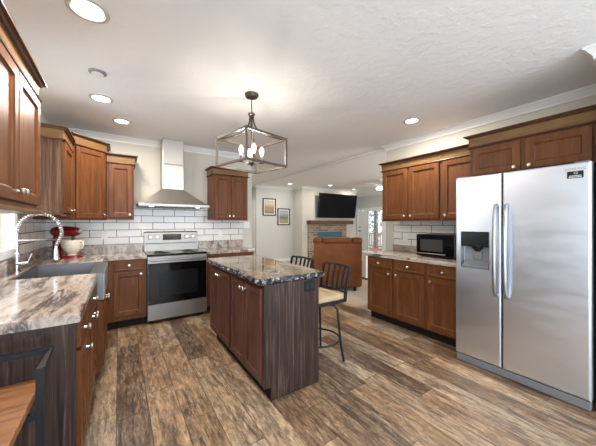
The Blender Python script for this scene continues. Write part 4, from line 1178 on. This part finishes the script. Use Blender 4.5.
# ------------------------------------------------------------------ living room
t = thing('fireplace', 'brick fireplace with blue reflection painted on its insert under the television', 'fireplace', (6.28, 7.38, 0), world=True)
bx = MB()
bx.box((5.39, 7.39, 0.0), (5.78, 7.449, 1.285)); bx.box((6.92, 7.39, 0.0), (7.16, 7.449, 1.285)); bx.box((5.78, 7.39, 1.02), (6.92, 7.449, 1.285)); bx.box((5.78, 7.39, 0.0), (6.92, 7.449, 0.22))
obj('surround', bx, M['brick'], t)
obj('firebox', MB().box((5.785, 7.40, 0.225), (6.915, 7.45, 1.015)), M['insert'], t)
obj('mantel', MB().box((5.35, 7.22, 1.29), (7.36, 7.448, 1.425), 0.01), M['mantel'], t)

t = thing('television', 'large black television tilted above the mantel', 'television', (6.63, 7.448, 1.95), 0)
def tilt(mb):
    bmesh.ops.transform(mb.bm, matrix=Matrix.Translation((0, -0.17, 0)) @ Matrix.Rotation(math.radians(8.0), 4, 'X'), verts=mb.bm.verts[:])
    return mb
obj('bezel', tilt(MB().box((-0.905, -0.02, -0.435), (0.905, 0.03, 0.435), 0.006)), M['blackplastic'], t)
obj('screen', tilt(MB().box((-0.89, -0.0225, -0.415), (0.89, -0.019, 0.422))), M['screen'], t)
br = MB(); br.box((-0.25, -0.16, -0.06), (0.25, -0.13, 0.06)); br.box((-0.05, -0.14, -0.05), (0.05, 0.0, 0.05))
obj('wall_bracket', br, M['blackmetal'], t)

def picture(label, x0, x1, z0, z1, art):
    t = thing('framed_picture', label, 'picture', ((x0 + x1) / 2, 8.0, z0), world=True)
    f = 0.035
    mb = MB()
    y0, y1 = 7.975, 7.9995
    def rect(i, y): return [(x0 + i, y, z0 + i), (x1 - i, y, z0 + i), (x1 - i, y, z1 - i), (x0 + i, y, z1 - i)]
    mb.loft([rect(0, y1), rect(0, y0), rect(f, y0), rect(f, 7.99)])
    obj('frame', mb, M['blackplastic'], t)
    mt = obj('mat_board', MB().box((x0 + f, 7.988, z0 + f), (x1 - f, 7.991, z1 - f)), M['plate'], t)
    g = f + 0.028
    obj('print', MB().box((x0 + g, 7.9865, z0 + g), (x1 - g, 7.9885, z1 - g)), art, mt)
picture('dark framed autumn landscape print hung higher on the grey wall', 3.945, 4.435, 1.585, 2.16, M['art_a'])
picture('dark framed meadow print hung lower on the grey wall', 4.505, 4.995, 1.26, 1.84, M['art_b'])

# recliner seen from behind
t = thing('recliner', 'wide brown leather recliner seen from behind in the living room', 'armchair', (3.52, 3.88, 0.006), -math.radians(YAW) - 0.06)
def cushion(a, b_, r_=0.05): return MB().box(a, b_, r_, 4)
obj('base', cushion((-0.40, 0.06, 0.06), (0.40, 0.82, 0.42), 0.03), M['leather'], t, True)
bk = MB()
bk.loft([[(-0.44, 0.02, 0.10), (0.44, 0.02, 0.10), (0.44, 0.20, 0.10), (-0.44, 0.20, 0.10)],
         [(-0.45, 0.0, 0.14), (0.45, 0.0, 0.14), (0.45, 0.24, 0.14), (-0.45, 0.24, 0.14)],
         [(-0.46, -0.05, 0.94), (0.46, -0.05, 0.94), (0.46, 0.16, 0.94), (-0.46, 0.16, 0.94)],
         [(-0.45, -0.04, 0.965), (0.45, -0.04, 0.965), (0.45, 0.14, 0.965), (-0.45, 0.14, 0.965)]])
obj('back_panel', bk, M['leather'], t, True)
for x0, x1 in ((-0.475, -0.30), (-0.30, 0.27), (0.27, 0.475)):
    obj('headrest', cushion((x0 + 0.002, -0.075, 0.935), (x1 - 0.002, 0.20, 1.045), 0.04), M['leather'], t, True)
obj('seat', cushion((-0.34, 0.2, 0.36), (0.34, 0.84, 0.50), 0.05), M['leather'], t, True)
for s in (-1, 1):
    obj('arm', cushion((s * 0.34, 0.10, 0.06), (s * 0.50, 0.82, 0.62), 0.06), M['leather'], t, True)
for x in (-0.34, 0.34):
    for y in (0.10, 0.74):
        obj('foot', MB().box((x - 0.03, y - 0.03, 0), (x + 0.03, y + 0.03, 0.07)), M['blackplastic'], t)

# narrow white cabinet beyond the recliner
t = thing('side_cabinet', 'narrow white cabinet between the recliner and the patio door', 'cabinet', (4.93, 4.42, 0.006), -0.35)
obj('body', MB().box((-0.10, -0.16, 0.04), (0.16, 0.16, 0.62), 0.006), M['white'], t)
obj('plinth', MB().box((-0.09, -0.15, 0), (0.15, 0.15, 0.04)), M['blackplastic'], t)
obj('top', MB().box((-0.12, -0.18, 0.62), (0.18, 0.18, 0.645), 0.004), M['white'], t)

# ceiling fan
t = thing('ceiling_fan', 'white ceiling fan with lit globes in the living room', 'ceiling fan', (6.22, 5.06, CEIL), 0.5)
obj('canopy', MB().lathe([(0.0, 0), (0.07, 0), (0.065, -0.03), (0.02, -0.05), (0.0, -0.05)], n=20), M['white'], t, True)
obj('rod', MB().tube([(0, 0, -0.04), (0, 0, -0.14)], 0.012, 8), M['white'], t, True)
obj('motor', MB().lathe([(0.0, -0.12), (0.06, -0.12), (0.10, -0.14), (0.10, -0.20), (0.06, -0.22), (0.0, -0.22)], n=24), M['white'], t, True)
for k in range(5):
    a = 2 * PI * k / 5 + 0.35
    mb = MB().box((0.10, -0.06, -0.176), (0.66, 0.06, -0.168))
    bmesh.ops.rotate(mb.bm, cent=(0, 0, 0), matrix=Matrix.Rotation(a, 3, 'Z'), verts=mb.bm.verts[:])
    obj('blade', mb, M['white'], t)
for k in range(3):
    a = 2 * PI * k / 3 + 0.2
    obj('globe', MB().ball((0.085 * math.cos(a), 0.085 * math.sin(a), -0.265), (0.036, 0.036, 0.042), 16, 10), M['lampwhite'], t, True)

# ------------------------------------------------------------------ counter-height chair at the near left
t = thing('counter_chair', 'black metal low-back chair with wooden seat at the counter end', 'chair', (-0.50, 1.28, 0), world=True)
sx0, sx1, sy0, sy1, sz = -0.765, -0.262, 1.02, 1.50, 0.70
obj('seat', MB().box((sx0, sy0, sz - 0.03), (sx1, sy1, sz), 0.004), M['seatwood'], t)
px0, px1, py1, pya, rz_ = -0.765, -0.236, 1.515, 1.325, 0.803
obj('back_rail', MB().tube([(px0, pya, rz_), (px0, py1, rz_), (px1, py1, rz_), (px1, pya, rz_)], 0.011, square=True), M['blackmetal'], t)
for x in (px0, px1):
    obj('leg', MB().tube([(x, pya, 0.0), (x, pya, rz_ + 0.011)], 0.012, square=True), M['blackmetal'], t)
for x in (px0, px1):
    obj('leg', MB().tube([(x, sy0 + 0.03, 0.0), (x, sy0 + 0.03, sz - 0.02)], 0.012, square=True), M['blackmetal'], t)
ap = MB()
for x in (px0 + 0.08, px1 - 0.10): ap.tube([(x, sy0 + 0.03, sz - 0.045), (x, sy1, sz - 0.045)], 0.010, square=True)
for y in (sy0 + 0.03, pya): ap.tube([(px0, y, sz - 0.06), (px1, y, sz - 0.06)], 0.010, square=True)
obj('seat_frame', ap, M['blackmetal'], t)
obj('footrest', MB().tube([(px0, sy0 + 0.03, 0.22), (px1, sy0 + 0.03, 0.22)], 0.010, square=True), M['blackmetal'], t)
